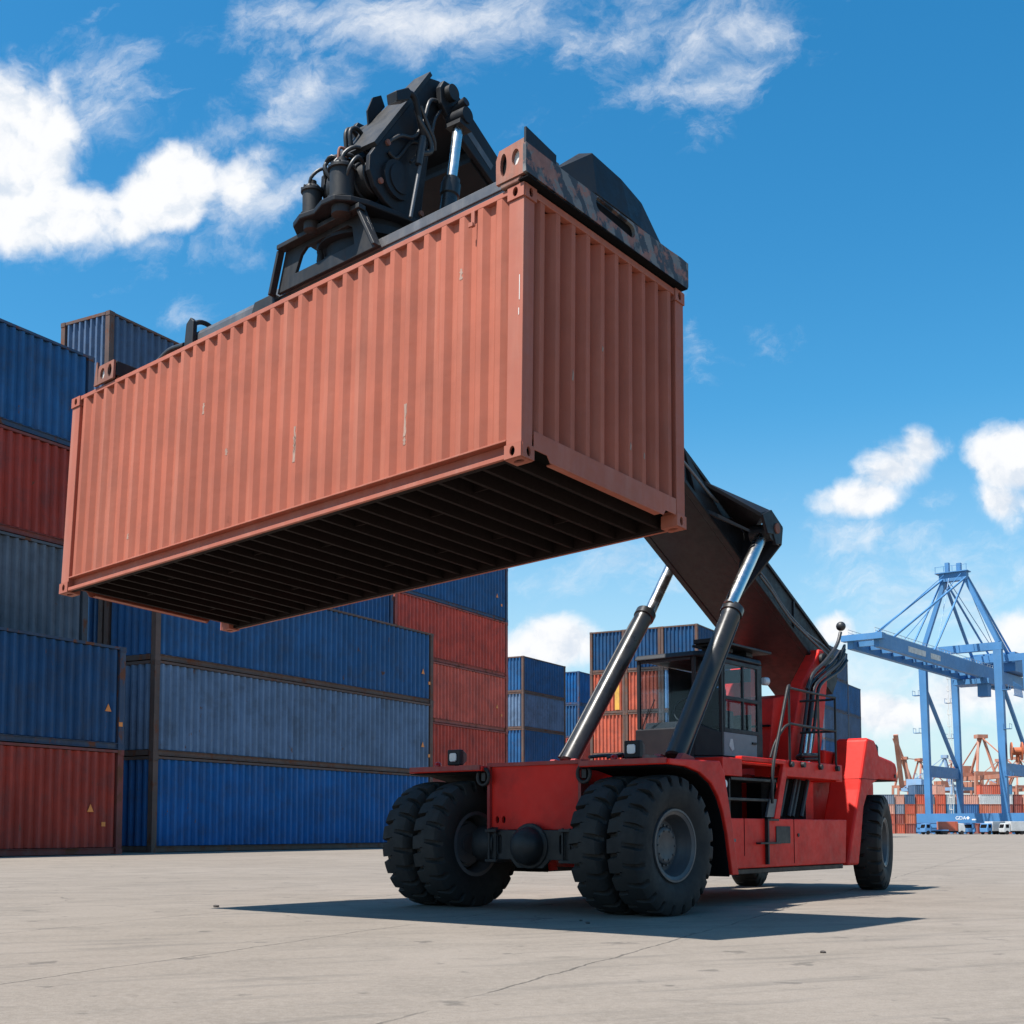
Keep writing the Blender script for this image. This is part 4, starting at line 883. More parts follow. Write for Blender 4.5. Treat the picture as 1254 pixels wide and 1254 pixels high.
# flared brackets that take the rods
mb = vmb(); mb.prism([(4.30, 5.06), (4.38, 5.32), (4.62, 5.32), (4.72, 5.02), (4.5, 4.96)], 'y', -0.72, -0.51); mb.build('rod_bracket', M['black'], boom, bevel=0.006)
for s in (1,):
    mb = vmb()
    mb.prism([(2.55, zt(2.55) - 0.05), (3.65, 5.38), (3.92, 5.45), (4.26, 5.28), (4.22, 5.02), (4.5, zb(4.5) + 0.05), (2.9, zb(2.9) + 0.03)], 'y', *sorted((s * 0.51, s * 0.56)))
    mb.hexa([(3.1, s * 0.56, zt(3.1) - 0.12), (3.60, s * 1.16, 5.36), (3.62, s * 1.16, 5.30), (3.12, s * 0.56, zt(3.1) - 0.18)], [(4.40, s * 0.56, zt(4.4) - 0.02), (3.92, s * 1.16, 5.46), (3.92, s * 1.16, 5.40), (4.38, s * 0.56, zt(4.4) - 0.08)])
    mb.prism([(3.62, 5.34), (3.90, 5.46), (4.25, 5.28), (4.21, 5.03), (4.03, 4.98), (3.95, 5.12), (3.78, 5.10)], 'y', *sorted((s * 1.13, s * 1.18)))
    mb.hexa([(4.24, s * 0.56, 5.30), (4.26, s * 1.16, 5.28), (4.21, s * 1.16, 5.02), (3.9, s * 0.56, 4.18)], [(4.29, s * 0.56, 5.30), (4.30, s * 1.16, 5.28), (4.25, s * 1.16, 5.02), (3.96, s * 0.56, 4.18)])
    mb.hexa([(3.1, s * 0.56, zb(3.1) + 0.02), (3.55, s * 1.0, 5.10), (3.55, s * 1.0, 5.14), (3.1, s * 0.56, zb(3.1) + 0.08)], [(3.15, s * 0.56, zb(3.15) + 0.02), (3.60, s * 1.0, 5.10), (3.60, s * 1.0, 5.14), (3.15, s * 0.56, zb(3.15) + 0.08)])
    br = mb.build('rod_bracket', M['black'], boom, bevel=0.006)
    mb = vmb(); mb.cyl((4.05, s * 1.12, 5.22), (4.05, s * 1.20, 5.22), 0.075, n=16); mb.build('pin', M['rusty'], br, smooth=40)
for pts, r in (([(2.0, 0.66, 6.02), (2.6, 0.66, 5.78), (3.1, 0.62, 5.62), (3.4, 0.60, 5.56)], 0.02), ([(4.65, 0.58, 4.80), (5.0, 0.58, 4.64), (5.5, 0.60, 4.32), (6.2, 0.60, 4.06), (6.7, 0.62, 3.94), (7.05, 0.64, 3.82)], 0.018), ([(4.65, 0.60, 4.72), (5.05, 0.60, 4.53), (5.55, 0.62, 4.22), (6.2, 0.64, 3.98), (7.0, 0.66, 3.72)], 0.02)):
    mb = vmb(); mb.tube(pts, r); mb.build('boom_pipe', M['grey_steel'], boom, smooth=50)
# telescopic inner boom with its forked nose
mb = vmb()
def zi(u): return 8.28 - 0.518 * (u + 1.66)
mb.prism([(-1.6, zi(-1.6) - 0.42), (1.98, zi(1.98) - 0.42), (1.98, zi(1.98) - 0.03), (-1.6, zi(-1.6) + 0.02)], 'y', -0.40, 0.40)
mb.prism([(1.9, zi(1.9) - 0.50), (2.1, zi(2.1) - 0.50), (2.1, zi(2.1) + 0.10), (1.9, zi(1.9) + 0.10)], 'y', -0.52, 0.52)
inner = mb.build('inner_boom', M['black'], boom, bevel=0.01)
for s in (1, -1):
    mb = vmb(); mb.prism([(-2.62, 8.72), (-2.56, 8.82), (-2.44, 8.83), (-1.66, 8.38), (-0.9, zi(-0.9) + 0.08), (-0.9, zi(-0.9) - 0.22), (-1.75, 8.05), (-2.40, 8.37), (-2.60, 8.55)], 'y', *sorted((s * 0.60, s * 0.67)))
    mb.prism([(-1.62, 8.0), (-0.9, zi(-0.9) - 0.35), (-0.9, zi(-0.9) + 0.0), (-1.62, 8.32)], 'y', *sorted((s * 0.402, s * 0.598)))
    mb.build('nose_plate', M['black'], boom, bevel=0.012)
mb = vmb(); mb.prism([(-2.40, 8.74), (-1.5, 8.26), (-1.5, 8.20), (-2.40, 8.68)], 'y', -0.598, 0.598); mb.prism([(-2.05, 8.22), (-1.5, 7.95), (-1.5, 7.90), (-2.05, 8.17)], 'y', -0.598, 0.598); mb.box(-1.9, -1.86, -0.59, 0.59, 8.1, 8.4); mb.build('nose_web', M['black'], boom)
mb = vmb(); mb.prism([(-2.20, 8.50), (-1.74, 8.24), (-1.78, 8.17), (-2.24, 8.43)], 'y', 0.6705, 0.673); mb.build('worn_patch', M['grey_steel'], boom)
mb = vmb(); mb.cyl((-2.48, -0.72, 8.70), (-2.48, 0.74, 8.70), 0.085, n=20); mb.build('nose_pin', M['black_worn'], boom, smooth=40)

# spreader: rotator head, frame and end beams --------------------------------
rs_m = Matrix.Translation(OV) @ Matrix.Rotation(TH, 4, 'Z')
spr = empty('spreader', parent=rs); spr.matrix_local = rs_m.inverted() @ MC
rs.rotation_euler = (0, 0, TH)
inv = MC.inverted() @ rs_m
def tfS(u, y, z): return tuple(inv @ V(u, y, z))      # vehicle coordinates -> spreader frame
def smb(): return MB(tfS)
# head side plates (in the plane of the boom)
hp = [(-2.66, 8.84), (-2.90, 8.55), (-3.00, 8.36), (-3.43, 7.78), (-3.54, 7.62), (-3.55, 7.46), (-3.47, 7.32), (-3.32, 7.22), (-3.2, 7.185), (-2.80, 7.185), (-2.74, 7.6), (-2.66, 8.05), (-2.55, 8.42), (-2.44, 8.78), (-2.5, 8.88)]
hp2 = [(-3.43, 7.72), (-3.54, 7.62), (-3.55, 7.46), (-3.47, 7.32), (-3.32, 7.22), (-3.2, 7.185), (-2.80, 7.185), (-2.74, 7.6), (-2.80, 7.78)]
for y, prof in ((0.50, hp), (-0.14, hp2)):
    mb = smb(); mb.prism(prof, 'y', y, y + 0.06); h = mb.build('head_plate', M['black'], spr, bevel=0.012)
    if y > 0:
        mb = smb(); mb.cyl((-3.17, 0.56, 7.50), (-3.17, 0.60, 7.50), 0.20, n=28); mb.cyl((-3.15, 0.60, 7.51), (-3.15, 0.615, 7.51), 0.15, n=28); mb.build('bearing_cap', M['black'], spr, smooth=40)
        mb = smb(); mb.tube([(-3.3, 0.58, 7.74), (-3.18, 0.585, 7.72), (-2.98, 0.585, 7.98), (-2.86, 0.585, 8.04), (-2.72, 0.585, 8.30)], 0.018); mb.build('weld_bead', M['black_worn'], spr, smooth=50)
mb = smb()
near = [(-3.49, 0.57, 7.77), (-3.03, 0.57, 8.40), (-2.67, 0.57, 8.90)]; far = [(-3.46, -0.10, 7.80), (-3.02, 0.17, 8.42), (-2.67, 0.34, 8.90)]
def sh_(p, d): return (p[0] + 0.8 * d, p[1], p[2] - 0.6 * d)
for i in range(2):
    q = [near[i], near[i + 1], far[i + 1], far[i]]; mb.hexa([sh_(p, 0.045) for p in q], q)
hc = mb.build('head_cover', M['black_worn'], spr)
mb = smb(); mb.hexa([(-3.38, -0.04, 7.74), (-3.38, 0.495, 7.74), (-2.75, 0.495, 7.74), (-2.75, 0.0, 7.74)], [(-2.97, 0.22, 8.36), (-2.97, 0.495, 8.36), (-2.72, 0.495, 8.36), (-2.72, 0.22, 8.36)]); mb.build('cover_web', M['black'], hc)
mb = smb(); mb.prism([(-3.15, 7.185), (-2.85, 7.185), (-2.80, 7.7), (-3.05, 7.7)], 'y', -0.075, 0.495); mb.build('head_core', M['black'], spr, bevel=0.01)
mb = smb()
for y0, y1, r in ((-0.07, 0.48, 0.17), (-0.02, 0.06, 0.21), (0.12, 0.20, 0.21), (0.28, 0.36, 0.20)): mb.cyl((-3.38, y0, 7.46), (-3.38, y1, 7.46), r, n=22)
mb.build('tilt_motor', M['black_worn'], spr, bevel=0.01, smooth=40)
mb = smb()
for (y, z) in ((0.05, 7.65), (0.18, 7.62), (0.3, 7.66)): mb.tube([(-3.56, y, z - 0.15), (-3.62, y - 0.05, z), (-3.52, y + 0.03, z + 0.12), (-3.35, y + 0.08, z + 0.1)], 0.022)
mb.build('head_hose', M['hose'], spr, smooth=50)
mb = smb()
mb.tube([(-3.36, 0.05, 7.86), (-3.38, 0.05, 8.08), (-3.30, 0.05, 8.16), (-3.18, 0.05, 8.10), (-3.12, 0.05, 8.02)], 0.024); mb.tube([(-3.36, 0.13, 7.84), (-3.40, 0.13, 8.06), (-3.30, 0.13, 8.14), (-3.18, 0.13, 8.08), (-3.12, 0.13, 8.0)], 0.024)
mb.build('lifting_loop', M['black_worn'], spr, smooth=50)
mb = smb(); mb.prism([(-3.14, 8.24), (-2.90, 8.56), (-2.96, 8.66), (-3.08, 8.58), (-3.16, 8.40)], 'y', 0.12, 0.14); mb.build('guard_fin', M['black'], spr)
# lamp on a curved arm
mb = smb(); mb.tube([(-2.86, 0.66, 8.06), (-2.94, 0.67, 8.22), (-3.0, 0.67, 8.38), (-3.06, 0.66, 8.43), (-3.14, 0.64, 8.40)], 0.034); mb.prism([(-3.30, 8.23), (-3.12, 8.33), (-3.09, 8.43), (-3.14, 8.45), (-3.32, 8.33)], 'y', 0.56, 0.70)
la = mb.build('head_lamp', M['black'], spr, bevel=0.008, smooth=40); mb = smb(); mb.prism([(-3.305, 8.225), (-3.125, 8.325), (-3.128, 8.331), (-3.308, 8.231)], 'y', 0.575, 0.685); mb.build('lens', M['grey_steel'], la)
mb = smb(); mb.tube([(-2.97, 0.66, 8.30), (-2.93, 0.68, 8.18), (-2.82, 0.70, 8.05), (-2.80, 0.70, 7.92), (-2.96, 0.66, 7.85)], 0.028); mb.tube([(-2.95, 0.69, 8.34), (-2.86, 0.70, 8.2), (-2.78, 0.72, 8.06), (-2.72, 0.68, 7.98)], 0.022)
mb.tube([(-2.92, 0.70, 8.02), (-2.96, 0.70, 7.85), (-2.99, 0.70, 7.70)], 0.035); mb.build('cable', M['hose'], spr, smooth=50)
mb = smb(); mb.pipe([(-2.90, 0.70, 7.98), (-3.10, 0.70, 7.10)], 0.020); mb.build('stay_rod', M['grey_steel'], spr, smooth=50)
# hose runs over the head
for pts, r in (([(-2.60, 0.60, 8.60), (-2.78, 0.66, 8.48), (-2.86, 0.64, 8.20), (-2.98, 0.62, 8.02), (-3.18, 0.60, 7.95), (-3.40, 0.50, 7.72)], 0.020),
               ([(-2.56, 0.62, 8.50), (-2.72, 0.68, 8.30), (-2.78, 0.66, 8.02), (-2.90, 0.63, 7.86), (-3.02, 0.62, 7.74)], 0.017),
               ([(-3.46, 0.42, 7.55), (-3.60, 0.46, 7.60), (-3.68, 0.42, 7.48), (-3.66, 0.34, 7.36)], 0.018),
               ([(-3.44, 0.02, 7.60), (-3.58, -0.06, 7.66), (-3.66, -0.16, 7.56), (-3.63, -0.20, 7.44)], 0.018),
               ([(-3.46, 0.25, 7.62), (-3.62, 0.10, 7.72), (-3.58, -0.05, 7.64), (-3.45, -0.10, 7.50)], 0.016)):
    mb = smb(); mb.tube(pts, r); mb.build('head_hose', M['hose'], spr, smooth=50)
for (u, z) in ((-2.80, 7.30), (-3.40, 7.40), (-2.86, 8.40), (-3.30, 7.84)):
    mb = smb(); mb.cyl((u, 0.56, z), (u, 0.585, z), 0.030, n=10); mb.build('bolt', M['rusty'], spr)
# damping cylinder
mb = smb(); mb.lathe((-2.66, 0.76, 7.0), (-2.42, 0.76, 8.42), [(0, 0.085), (0.52, 0.085), (0.53, 0.105), (0.66, 0.105), (0.67, 0.09), (0.72, 0.09)], 20); dc = mb.build('damping_cylinder', M['barrel'], spr, smooth=35)
mb = smb(); mb.cyl((-2.545, 0.76, 7.68), (-2.425, 0.76, 8.40), 0.055, n=20); mb.build('rod', M['chrome'], dc, smooth=35)
mb = smb(); mb.cyl((-2.42, 0.64, 8.43), (-2.42, 0.88, 8.43), 0.085, n=18); mb.prism([(-2.52, 8.36), (-2.32, 8.34), (-2.33, 8.29), (-2.53, 8.31)], 'y', 0.66, 0.86); mb.cyl((-2.40, 0.66, 8.55), (-2.40, 0.84, 8.6), 0.05, n=14); mb.build('rod_eye', M['black'], dc, smooth=40)
# slewing plate with its two motors
mb = smb(); pl = [(-3.44, -0.58), (-3.66, -0.42), (-3.74, -0.24), (-3.72, -0.05), (-3.80, 0.14), (-3.80, 0.32), (-3.68, 0.44), (-3.50, 0.52), (-2.92, 0.64), (-2.3, 0.60), (-2.1, 0.4), (-2.1, -0.4), (-2.3, -0.60), (-2.9, -0.66)]
mb.prism(pl, 'z', 7.12, 7.18); mb.build('slewing_plate', M['black'], spr, bevel=0.012)
mb = smb(); mb.lathe((-2.98, 0.0, 6.64), (-2.98, 0.0, 7.12), [(0, 0.50), (0.16, 0.50), (0.17, 0.46), (0.30, 0.46), (0.31, 0.54), (0.40, 0.54), (0.41, 0.50), (0.475, 0.50)], 40)
mb.build('slewing_ring', M['black'], spr, smooth=35)
for (u, y, r, h) in ((-3.60, -0.20, 0.100, 0.25), (-3.64, 0.27, 0.122, 0.31)):
    mb = smb(); mb.lathe((u, y, 7.182), (u, y, 7.8), [(0, r * 1.2), (0.025, r * 1.2), (0.03, r), (h, r), (h + 0.005, r * 1.18), (h + 0.03, r * 1.18), (h + 0.035, r * 0.95), (h + 0.07, r * 0.8), (h + 0.075, r * 0.45), (h + 0.13, r * 0.42), (h + 0.135, r * 0.1)], 24)
    for k in range(10):
        a = 2 * math.pi * k / 10; mb.cyl((u + r * 1.06 * math.cos(a), y + r * 1.06 * math.sin(a), 7.182 + h + 0.03), (u + r * 1.06 * math.cos(a), y + r * 1.06 * math.sin(a), 7.182 + h + 0.05), 0.012, n=6)
    mb.lathe((u, y, 7.02), (u, y, 7.118), [(0, r * 0.5), (0.02, r * 0.85), (0.098, r * 0.85)], 18)
    mb.build('slewing_motor', M['black_worn'], spr, smooth=35)
mb = smb(); mb.tube([(-3.60, 0.18, 7.55), (-3.60, 0.18, 7.76), (-3.56, 0.19, 7.80), (-3.53, 0.20, 7.77), (-3.53, 0.20, 7.60)], 0.016); mb.build('lifting_eye', M['rusty'], spr, smooth=50)
# main beam along the container, legs of the rotator frame
def kmb(): return MB(tfC)
mb = kmb(); mb.box(0.30, 3.98, 0.50, 1.94, HC + 0.10, HC + 0.52); mb.mi = 1; mb.box(0.30, 3.98, 0.485, 0.4985, HC + 0.43, HC + 0.535); mb.box(0.30, 3.98, 0.4985, 1.9, HC + 0.522, HC + 0.535)
mb.build('main_beam', [M['grey_steel'], M['grey_steel']], spr, bevel=0.006)
for b in (0.46, 1.96):
    mb = kmb(); t0, t1 = HC + 0.50, HC + 0.90
    mb.plate([(2.20, t0 - 0.08), (2.44, t1), (3.62, t1), (3.74, t0 - 0.08)], [[(2.56, t0 + 0.06), (2.60, t1 - 0.14), (2.66, t1 - 0.10), (3.30, t1 - 0.10), (3.38, t1 - 0.16), (3.46, t0 + 0.06)]], 'y', b - 0.04, b)
    mb.box(2.40, 3.66, b - 0.14, b - 0.042, t1 - 0.05, t1); mb.prism([(2.18, t0 - 0.10), (2.42, t1 - 0.05), (2.46, t1 - 0.05), (2.22, t0 - 0.10)], 'y', b - 0.12, b - 0.042); mb.prism([(3.64, t1 - 0.05), (3.68, t1 - 0.05), (3.80, t0 - 0.10), (3.76, t0 - 0.10)], 'y', b - 0.12, b - 0.042)
    mb.build('rotator_leg', M['black_worn'], spr, bevel=0.006)
mb = kmb(); mb.lathe((3.22, 0.55, HC + 0.78), (3.22, 0.55, HC + 0.48), [(0, 0.02), (0.05, 0.035), (0.12, 0.04), (0.26, 0.006)], 12); mb.build('grease_nozzle', M['black_worn'], spr, smooth=40)
mb = kmb(); mb.box(3.985, 5.42, 0.505, 0.98, HC + 0.12, HC + 0.545); mb.box(3.985, 5.42, 1.46, 1.93, HC + 0.12, HC + 0.545); mb.box(5.0, 6.12, 0.68, 0.96, HC + 0.16, HC + 0.44); mb.box(5.0, 6.12, 1.48, 1.76, HC + 0.16, HC + 0.44); mb.build('telescopic_arm', M['grey_steel'], spr, bevel=0.07)
mb = kmb(); mb.prism([(5.26, HC + 0.12), (5.26, HC + 0.62), (5.32, HC + 0.68), (5.40, HC + 0.62), (5.44, HC + 0.12)], 'y', 0.44, 0.50); ring = [(5.30, 0.47 + 0.16 * (1 - math.cos(t)), HC + 0.55 + 0.12 * math.sin(t)) for t in [math.pi * k / 12 for k in range(13)]]
mb.tube(ring, 0.03, 8, 1); mb.prism([(3.70, HC + 0.14), (3.78, HC + 0.44), (4.1, HC + 0.44), (4.22, HC + 0.14)], 'y', 0.40, 0.48); mb.build('arm_guide', M['black_worn'], spr, bevel=0.01)
mb = kmb(); mb.tube([(5.5, 0.5, HC + 0.42), (5.8, 0.5, HC + 0.44), (6.0, 0.45, HC + 0.30)], 0.03); mb.build('arm_hose', M['hose'], spr, smooth=50)
# near end beam
mb = kmb()
mb.box(0.0, 0.30, 0.02, 2.42, HC + 0.085, HC + 0.36)
eb = mb.build('end_beam', M['black_worn'], spr, bevel=0.01)
mb = kmb(); z0, z1 = HC + 0.055, HC + 0.395
mb.plate([(-0.045, z0), (2.415, z0 - 0.03), (2.43, z0 + 0.0), (2.43, z1 - 0.10), (2.30, z1 - 0.09), (2.06, z1 - 0.10), (0.33, z1 - 0.09), (-0.045, z1 - 0.08)], [stadium(0.99, z0 + 0.185, 1.46, z0 + 0.15, 0.066)], 'x', -0.055, -0.02)
mb.build('face_plate', M['hazard'], eb)
mb = kmb(); mb.prism([(-0.045, z1 - 0.079), (0.36, z1 - 0.089), (0.36, z1 + 0.0), (-0.045, z1 + 0.06)], 'x', -0.052, -0.03); mb.build('wing_plate', M['cab'], eb)
mb = kmb(); mb.box(-0.019, -0.001, 0.0, 2.40, z0 + 0.005, z1 - 0.12); mb.build('slot_backing', M['dark'], eb)  # dark sheet behind the slot, shade put into its colour
mb = kmb(); mb.box(-0.065, 0.04, -0.03, 2.40, HC + 0.012, z0 - 0.034); mb.build('gap_shade_strip', M['dark'], eb)  # dark strip standing in for the shaded gap under the face plate
def end_box(name, a0, a1, parent):
    mb = kmb(); mb.plate([(a0, HC + 0.06), (a1, HC + 0.06), (a1 + 0.005, HC + 0.28), (a1 - 0.03, HC + 0.36), (a0 + 0.02, HC + 0.375), (a0, HC + 0.375)], [oval(a0 + (a1 - a0) * 0.74, HC + 0.215, 0.036, 0.105), oval(a0 + (a1 - a0) * 0.30, HC + 0.235, 0.042, 0.075)], 'y', -0.03, 0.005)
    mb.mi = 1; mb.box(a0 + 0.165, a1 - 0.01, 0.006, 0.015, HC + 0.08, HC + 0.35); mb.mi = 2; mb.box(a0 + 0.02, a0 + 0.155, 0.006, 0.014, HC + 0.13, HC + 0.33)
    mb.build(name, [M['rusty'], M['dark'], M['white_worn']], parent, bevel=0)
end_box('corner_housing', -0.018, 0.285, eb)
mb = kmb(); mb.prism([(0.02, HC + 0.058), (0.26, HC + 0.058), (0.24, HC + 0.012), (0.05, HC + 0.012)], 'y', -0.02, 0.12); mb.prism([(0.02, HC + 0.058), (0.26, HC + 0.058), (0.24, HC + 0.012), (0.05, HC + 0.012)], 'y', WC - 0.16, WC - 0.02); mb.build('twistlock_foot', M['rusty'], eb, bevel=0.01)
mb = kmb()
k0 = HC + 0.362
mb.hexa([(0.12, 0.46, k0), (-0.01, 1.0, k0), (-0.01, 1.52, k0), (0.03, 2.11, k0), (0.62, 1.95, k0), (0.62, 0.55, k0)], [(0.12, 0.90, k0 + 0.40), (0.04, 0.99, k0 + 0.42), (0.04, 1.44, k0 + 0.385), (0.08, 1.83, k0 + 0.345), (0.50, 1.70, k0 + 0.34), (0.50, 0.96, k0 + 0.40)])
mb.build('motor_cover', M['cab'], eb, bevel=0.008)
mb = kmb(); mb.cyl((0.05, 0.36, k0), (0.05, 0.36, k0 + 0.09), 0.05, n=14); mb.box(0.03, 0.2, 0.38, 0.5, k0, k0 + 0.06); mb.build('hose_coupling', M['grey_steel'], eb)
# far end beam
mb = kmb(); mb.box(6.10, 6.42, 0.02, 2.42, HC + 0.06, HC + 0.235); fe = mb.build('end_beam', M['black_worn'], spr, bevel=0.008)
mb = kmb(); mb.plate([(6.10, HC + 0.015), (6.42, HC + 0.015), (6.42, HC + 0.20), (6.40, HC + 0.235), (6.10, HC + 0.235)], [oval(6.18, HC + 0.125, 0.04, 0.08), oval(6.33, HC + 0.125, 0.045, 0.07)], 'y', -0.02, 0.008)
mb.mi = 1; mb.box(6.12, 6.24, 0.009, 0.018, HC + 0.03, HC + 0.22); mb.mi = 2; mb.box(6.26, 6.41, 0.009, 0.018, HC + 0.03, HC + 0.22); mb.build('corner_housing', [M['rusty'], M['dark'], M['white_worn']], fe)
mb = kmb(); mb.prism([(6.42, HC + 0.015), (6.50, HC + 0.015), (6.47, HC + 0.30), (6.45, HC + 0.30)], 'y', -0.02, 0.01); mb.box(6.12, 6.40, 0.05, 0.2, HC + 0.0, HC + 0.06); mb.build('guide_flipper', M['rusty'], fe)

# ------------------------------------------------------------------ ship-to-shore crane
CB = Vector((98.7, 298.0, 0)); CANG = math.atan2(0.788, 0.616)
crane = empty('ship_to_shore_crane', CB, CANG); tag(crane, 'tall blue gantry crane with raised A-frame and long boom on the right', 'crane')
def qmb(): return MB(lambda p, r, z: (p, -r, z))
for (p, r, w) in ((0, -0.5, 1.75), (0, 17.1, 1.85), (22.4, -0.5, 1.6), (22.4, 17.1, 1.6)):
    mb = qmb(); mb.hexa([(p - 0.75, r - w / 2 + 0.9, 4.8), (p + 0.75, r - w / 2 + 0.9, 4.8), (p + 0.75, r + w / 2 + 0.5, 4.8), (p - 0.75, r + w / 2 + 0.5, 4.8)], [(p - 0.75, r - w / 2, 42.4), (p + 0.75, r - w / 2, 42.4), (p + 0.75, r + w / 2, 42.4), (p - 0.75, r + w / 2, 42.4)])
    mb.build('leg', M['crane'], crane)
for p in (0, 22.4):
    mb = qmb(); mb.box(p - 0.8, p + 0.8, -2.6, 22.5, 2.6, 4.8); sb = mb.build('sill_beam', M['crane'], crane)
    if p == 0:
        cu = bpy.data.curves.new('sign_lettering', 'FONT'); cu.body = 'GDA'; cu.size = 1.15; cu.extrude = 0.02
        tmp = bpy.data.objects.new('tmp', cu); me = bpy.data.meshes.new_from_object(tmp); bpy.data.objects.remove(tmp)
        me.materials.clear(); me.materials.append(M['white'])
        to = bpy.data.objects.new('sign_lettering', me); COL.objects.link(to); to.parent = sb
        to.location = (p - 0.83, -6.6, 3.35); to.rotation_euler = (math.pi / 2, 0, -math.pi / 2)
        mb = qmb(); mb.prism([(9.1, 3.75), (9.5, 4.15), (9.9, 3.75), (9.5, 3.35)], 'x', -0.83, -0.80); mb.build('sign_emblem', M['white'], sb)
        mb = qmb(); mb.box(-0.83, -0.80, 10.4, 11.4, 3.2, 3.5); mb.build('sign_plate', M['white'], sb)
for r in (-0.3, 17.6):
    mb = qmb(); mb.box(0.76, 21.6, r - 0.6, r + 0.6, 13.6, 16.3); mb.build('portal_beam', M['crane'], crane)
    mb = qmb(); mb.beam((0.8, r, 34.6), (21.4, r, 16.8), 0.7, 0.8); mb.build('diagonal_brace', M['crane'], crane)
for p in (0, 22.4):
    mb = qmb(); mb.box(p - 0.76, p + 0.76, -1.6, 18.2, 42.42, 44.2); mb.build('top_beam', M['crane'], crane)
for r in (6, 11.5):
    mb = qmb(); mb.box(-58.5, 42, r - 0.55, r + 0.55, 36.9, 39.8); gi = mb.build('boom_girder', M['crane'], crane)
    mb = qmb()
    for p in range(-58, 42, 2): mb.box(p, p + 0.06, r - 0.6, r - 0.54, 39.8, 40.9)
    mb.box(-58, 42, r - 0.6, r - 0.55, 40.85, 40.95); mb.box(-58, 42, r - 0.6, r - 0.55, 40.3, 40.37); mb.build('handrail', M['white_worn'], gi)
mb = qmb()
for p in range(-56, 42, 6):
    mb.box(p, p + 0.6, 6.6, 10.9, 37.6, 38.6)
    if p < 36: mb.beam((p + 0.6, 6.6, 38.1), (p + 6.0, 10.9, 38.1), 0.3, 0.3)
mb.box(-59.5, -57.5, 4.5, 13, 38.4, 39.6); mb.build('boom_tie', M['crane'], crane)
for r0, r1 in ((-0.2, 5.2), (17.2, 10.4)):
    mb = qmb(); mb.beam((0, r0, 44.2), (0, r1, 59.6), 0.95, 1.1, (1, 0, 0)); mb.build('mast_leg', M['crane'], crane)
    mb = qmb(); mb.beam((0.5, r1, 59.4), (24, r0 * 0.3 + r1 * 0.7, 44.2), 0.6, 0.6); mb.build('back_brace', M['crane'], crane)
mb = qmb(); mb.box(-0.9, 0.9, 4.2, 10.6, 59.6, 61.6); mb.box(-1.5, 1.5, 3.4, 11.0, 61.6, 61.8); 
for r in (3.5, 5.5, 7.5, 9.2, 10.8): mb.box(-1.5, -1.4, r, r + 0.1, 61.9, 63.2)
mb.box(-0.5, 0.5, 5.5, 6.4, 61.9, 64.2); mb.box(-0.5, 0.5, 8.2, 9.2, 61.9, 63.8); mb.box(-1.5, -1.42, 3.4, 11.0, 63.1, 63.18); mb.build('mast_head', M['crane'], crane)
for r, ra in ((6, 5), (11.5, 10.5)):
    for p in (-49.5, -26):
        mb = qmb(); mb.beam((-0.6, ra, 60.2), (p, r, 39.9), 0.34, 0.34); mb.build('forestay', M['crane'], crane)
    mb = qmb(); mb.beam((0.8, ra, 60.4), (41, r, 40.2), 0.36, 0.36); mb.build('backstay', M['crane'], crane)
for (p0, r0, z0, p1, r1, z1) in ((-0.4, 5.5, 61.5, -52, 8.5, 40.0), (-0.4, 9.5, 61.5, -40, 9.5, 40.0), (-0.4, 6.5, 61, -14, 7.5, 40.0), (0.4, 5.5, 61, 30, 8, 45), (0.4, 9.5, 61, 26, 9, 45)):
    mb = qmb(); mb.beam((p0, r0, z0), (p1, r1, z1), 0.12, 0.12); mb.build('hoist_rope', M['crane'], crane)
for p in (0, 22.4):
    for r, sd in ((-0.5, -1), (17.1, 1)):
        for z in (13.2, 24.0, 33.0):
            mb = qmb(); y0, y1 = sorted((r + sd * 0.9, r + sd * 2.4)); mb.box(p - 0.9, p + 0.9, y0, y1, z, z + 0.12)
            for pp in (p - 0.9, p + 0.82):
                for yy in (y0, y1 - 0.08): mb.box(pp, pp + 0.08, yy, yy + 0.08, z + 0.12, z + 1.2)
            mb.box(p - 0.9, p + 0.9, y0, y0 + 0.08, z + 1.12, z + 1.2); mb.box(p - 0.9, p + 0.9, y1 - 0.08, y1, z + 1.12, z + 1.2); mb.build('landing', M['crane'], crane)
for p0, p1 in ((-43, -33), (-30, -24)):
    mb = qmb(); mb.box(p0, p1, 12.052, 12.10, 37.6, 38.8); mb.build('girder_panel', M['white_worn'], crane)
mb = qmb()
for k in range(8): mb.beam((14 + 0.9 * k, 16.3, 36.5 - 0.1 * k), (14.9 + 0.9 * k, 16.3, 33.2), 0.16, 0.16); mb.box(14 + 0.9 * k, 14.9 + 0.9 * k, 16.2, 16.4, 33.1, 33.25)
mb.build('hanging_stage', M['crane'], crane)
mb = qmb(); mb.box(24, 38, 3.5, 14, 40.2, 45); mb.build('machinery_house', M['crane'], crane)
mb = qmb(); mb.box(6, 12, 4.5, 13, 35.6, 36.85); mb.box(7, 9.5, 10, 12.4, 32.6, 35.6); mb.build('trolley', M['crane'], crane)
for p in (0, 22.4):
    for r in (0.4, 17.0):
        mb = qmb(); mb.box(p - 0.7, p + 0.7, r - 3.0, r + 3.0, 1.5, 2.58)
        for k in range(-3, 4, 2): mb.box(p - 0.5, p + 0.5, r + k * 0.85 - 0.7, r + k * 0.85 + 0.7, 0.5, 1.5); mb.cyl((p - 0.4, r + k * 0.85, 0.45), (p + 0.4, r + k * 0.85, 0.45), 0.45, n=14)
        mb.build('bogie', M['crane'], crane)
mb = qmb()
for z in range(6, 42, 3): mb.box(21.2, 21.6, -2.2, -1.4, z, z + 0.12); mb.box(21.2, 21.3, -2.2, -2.1, z, z + 1.3)
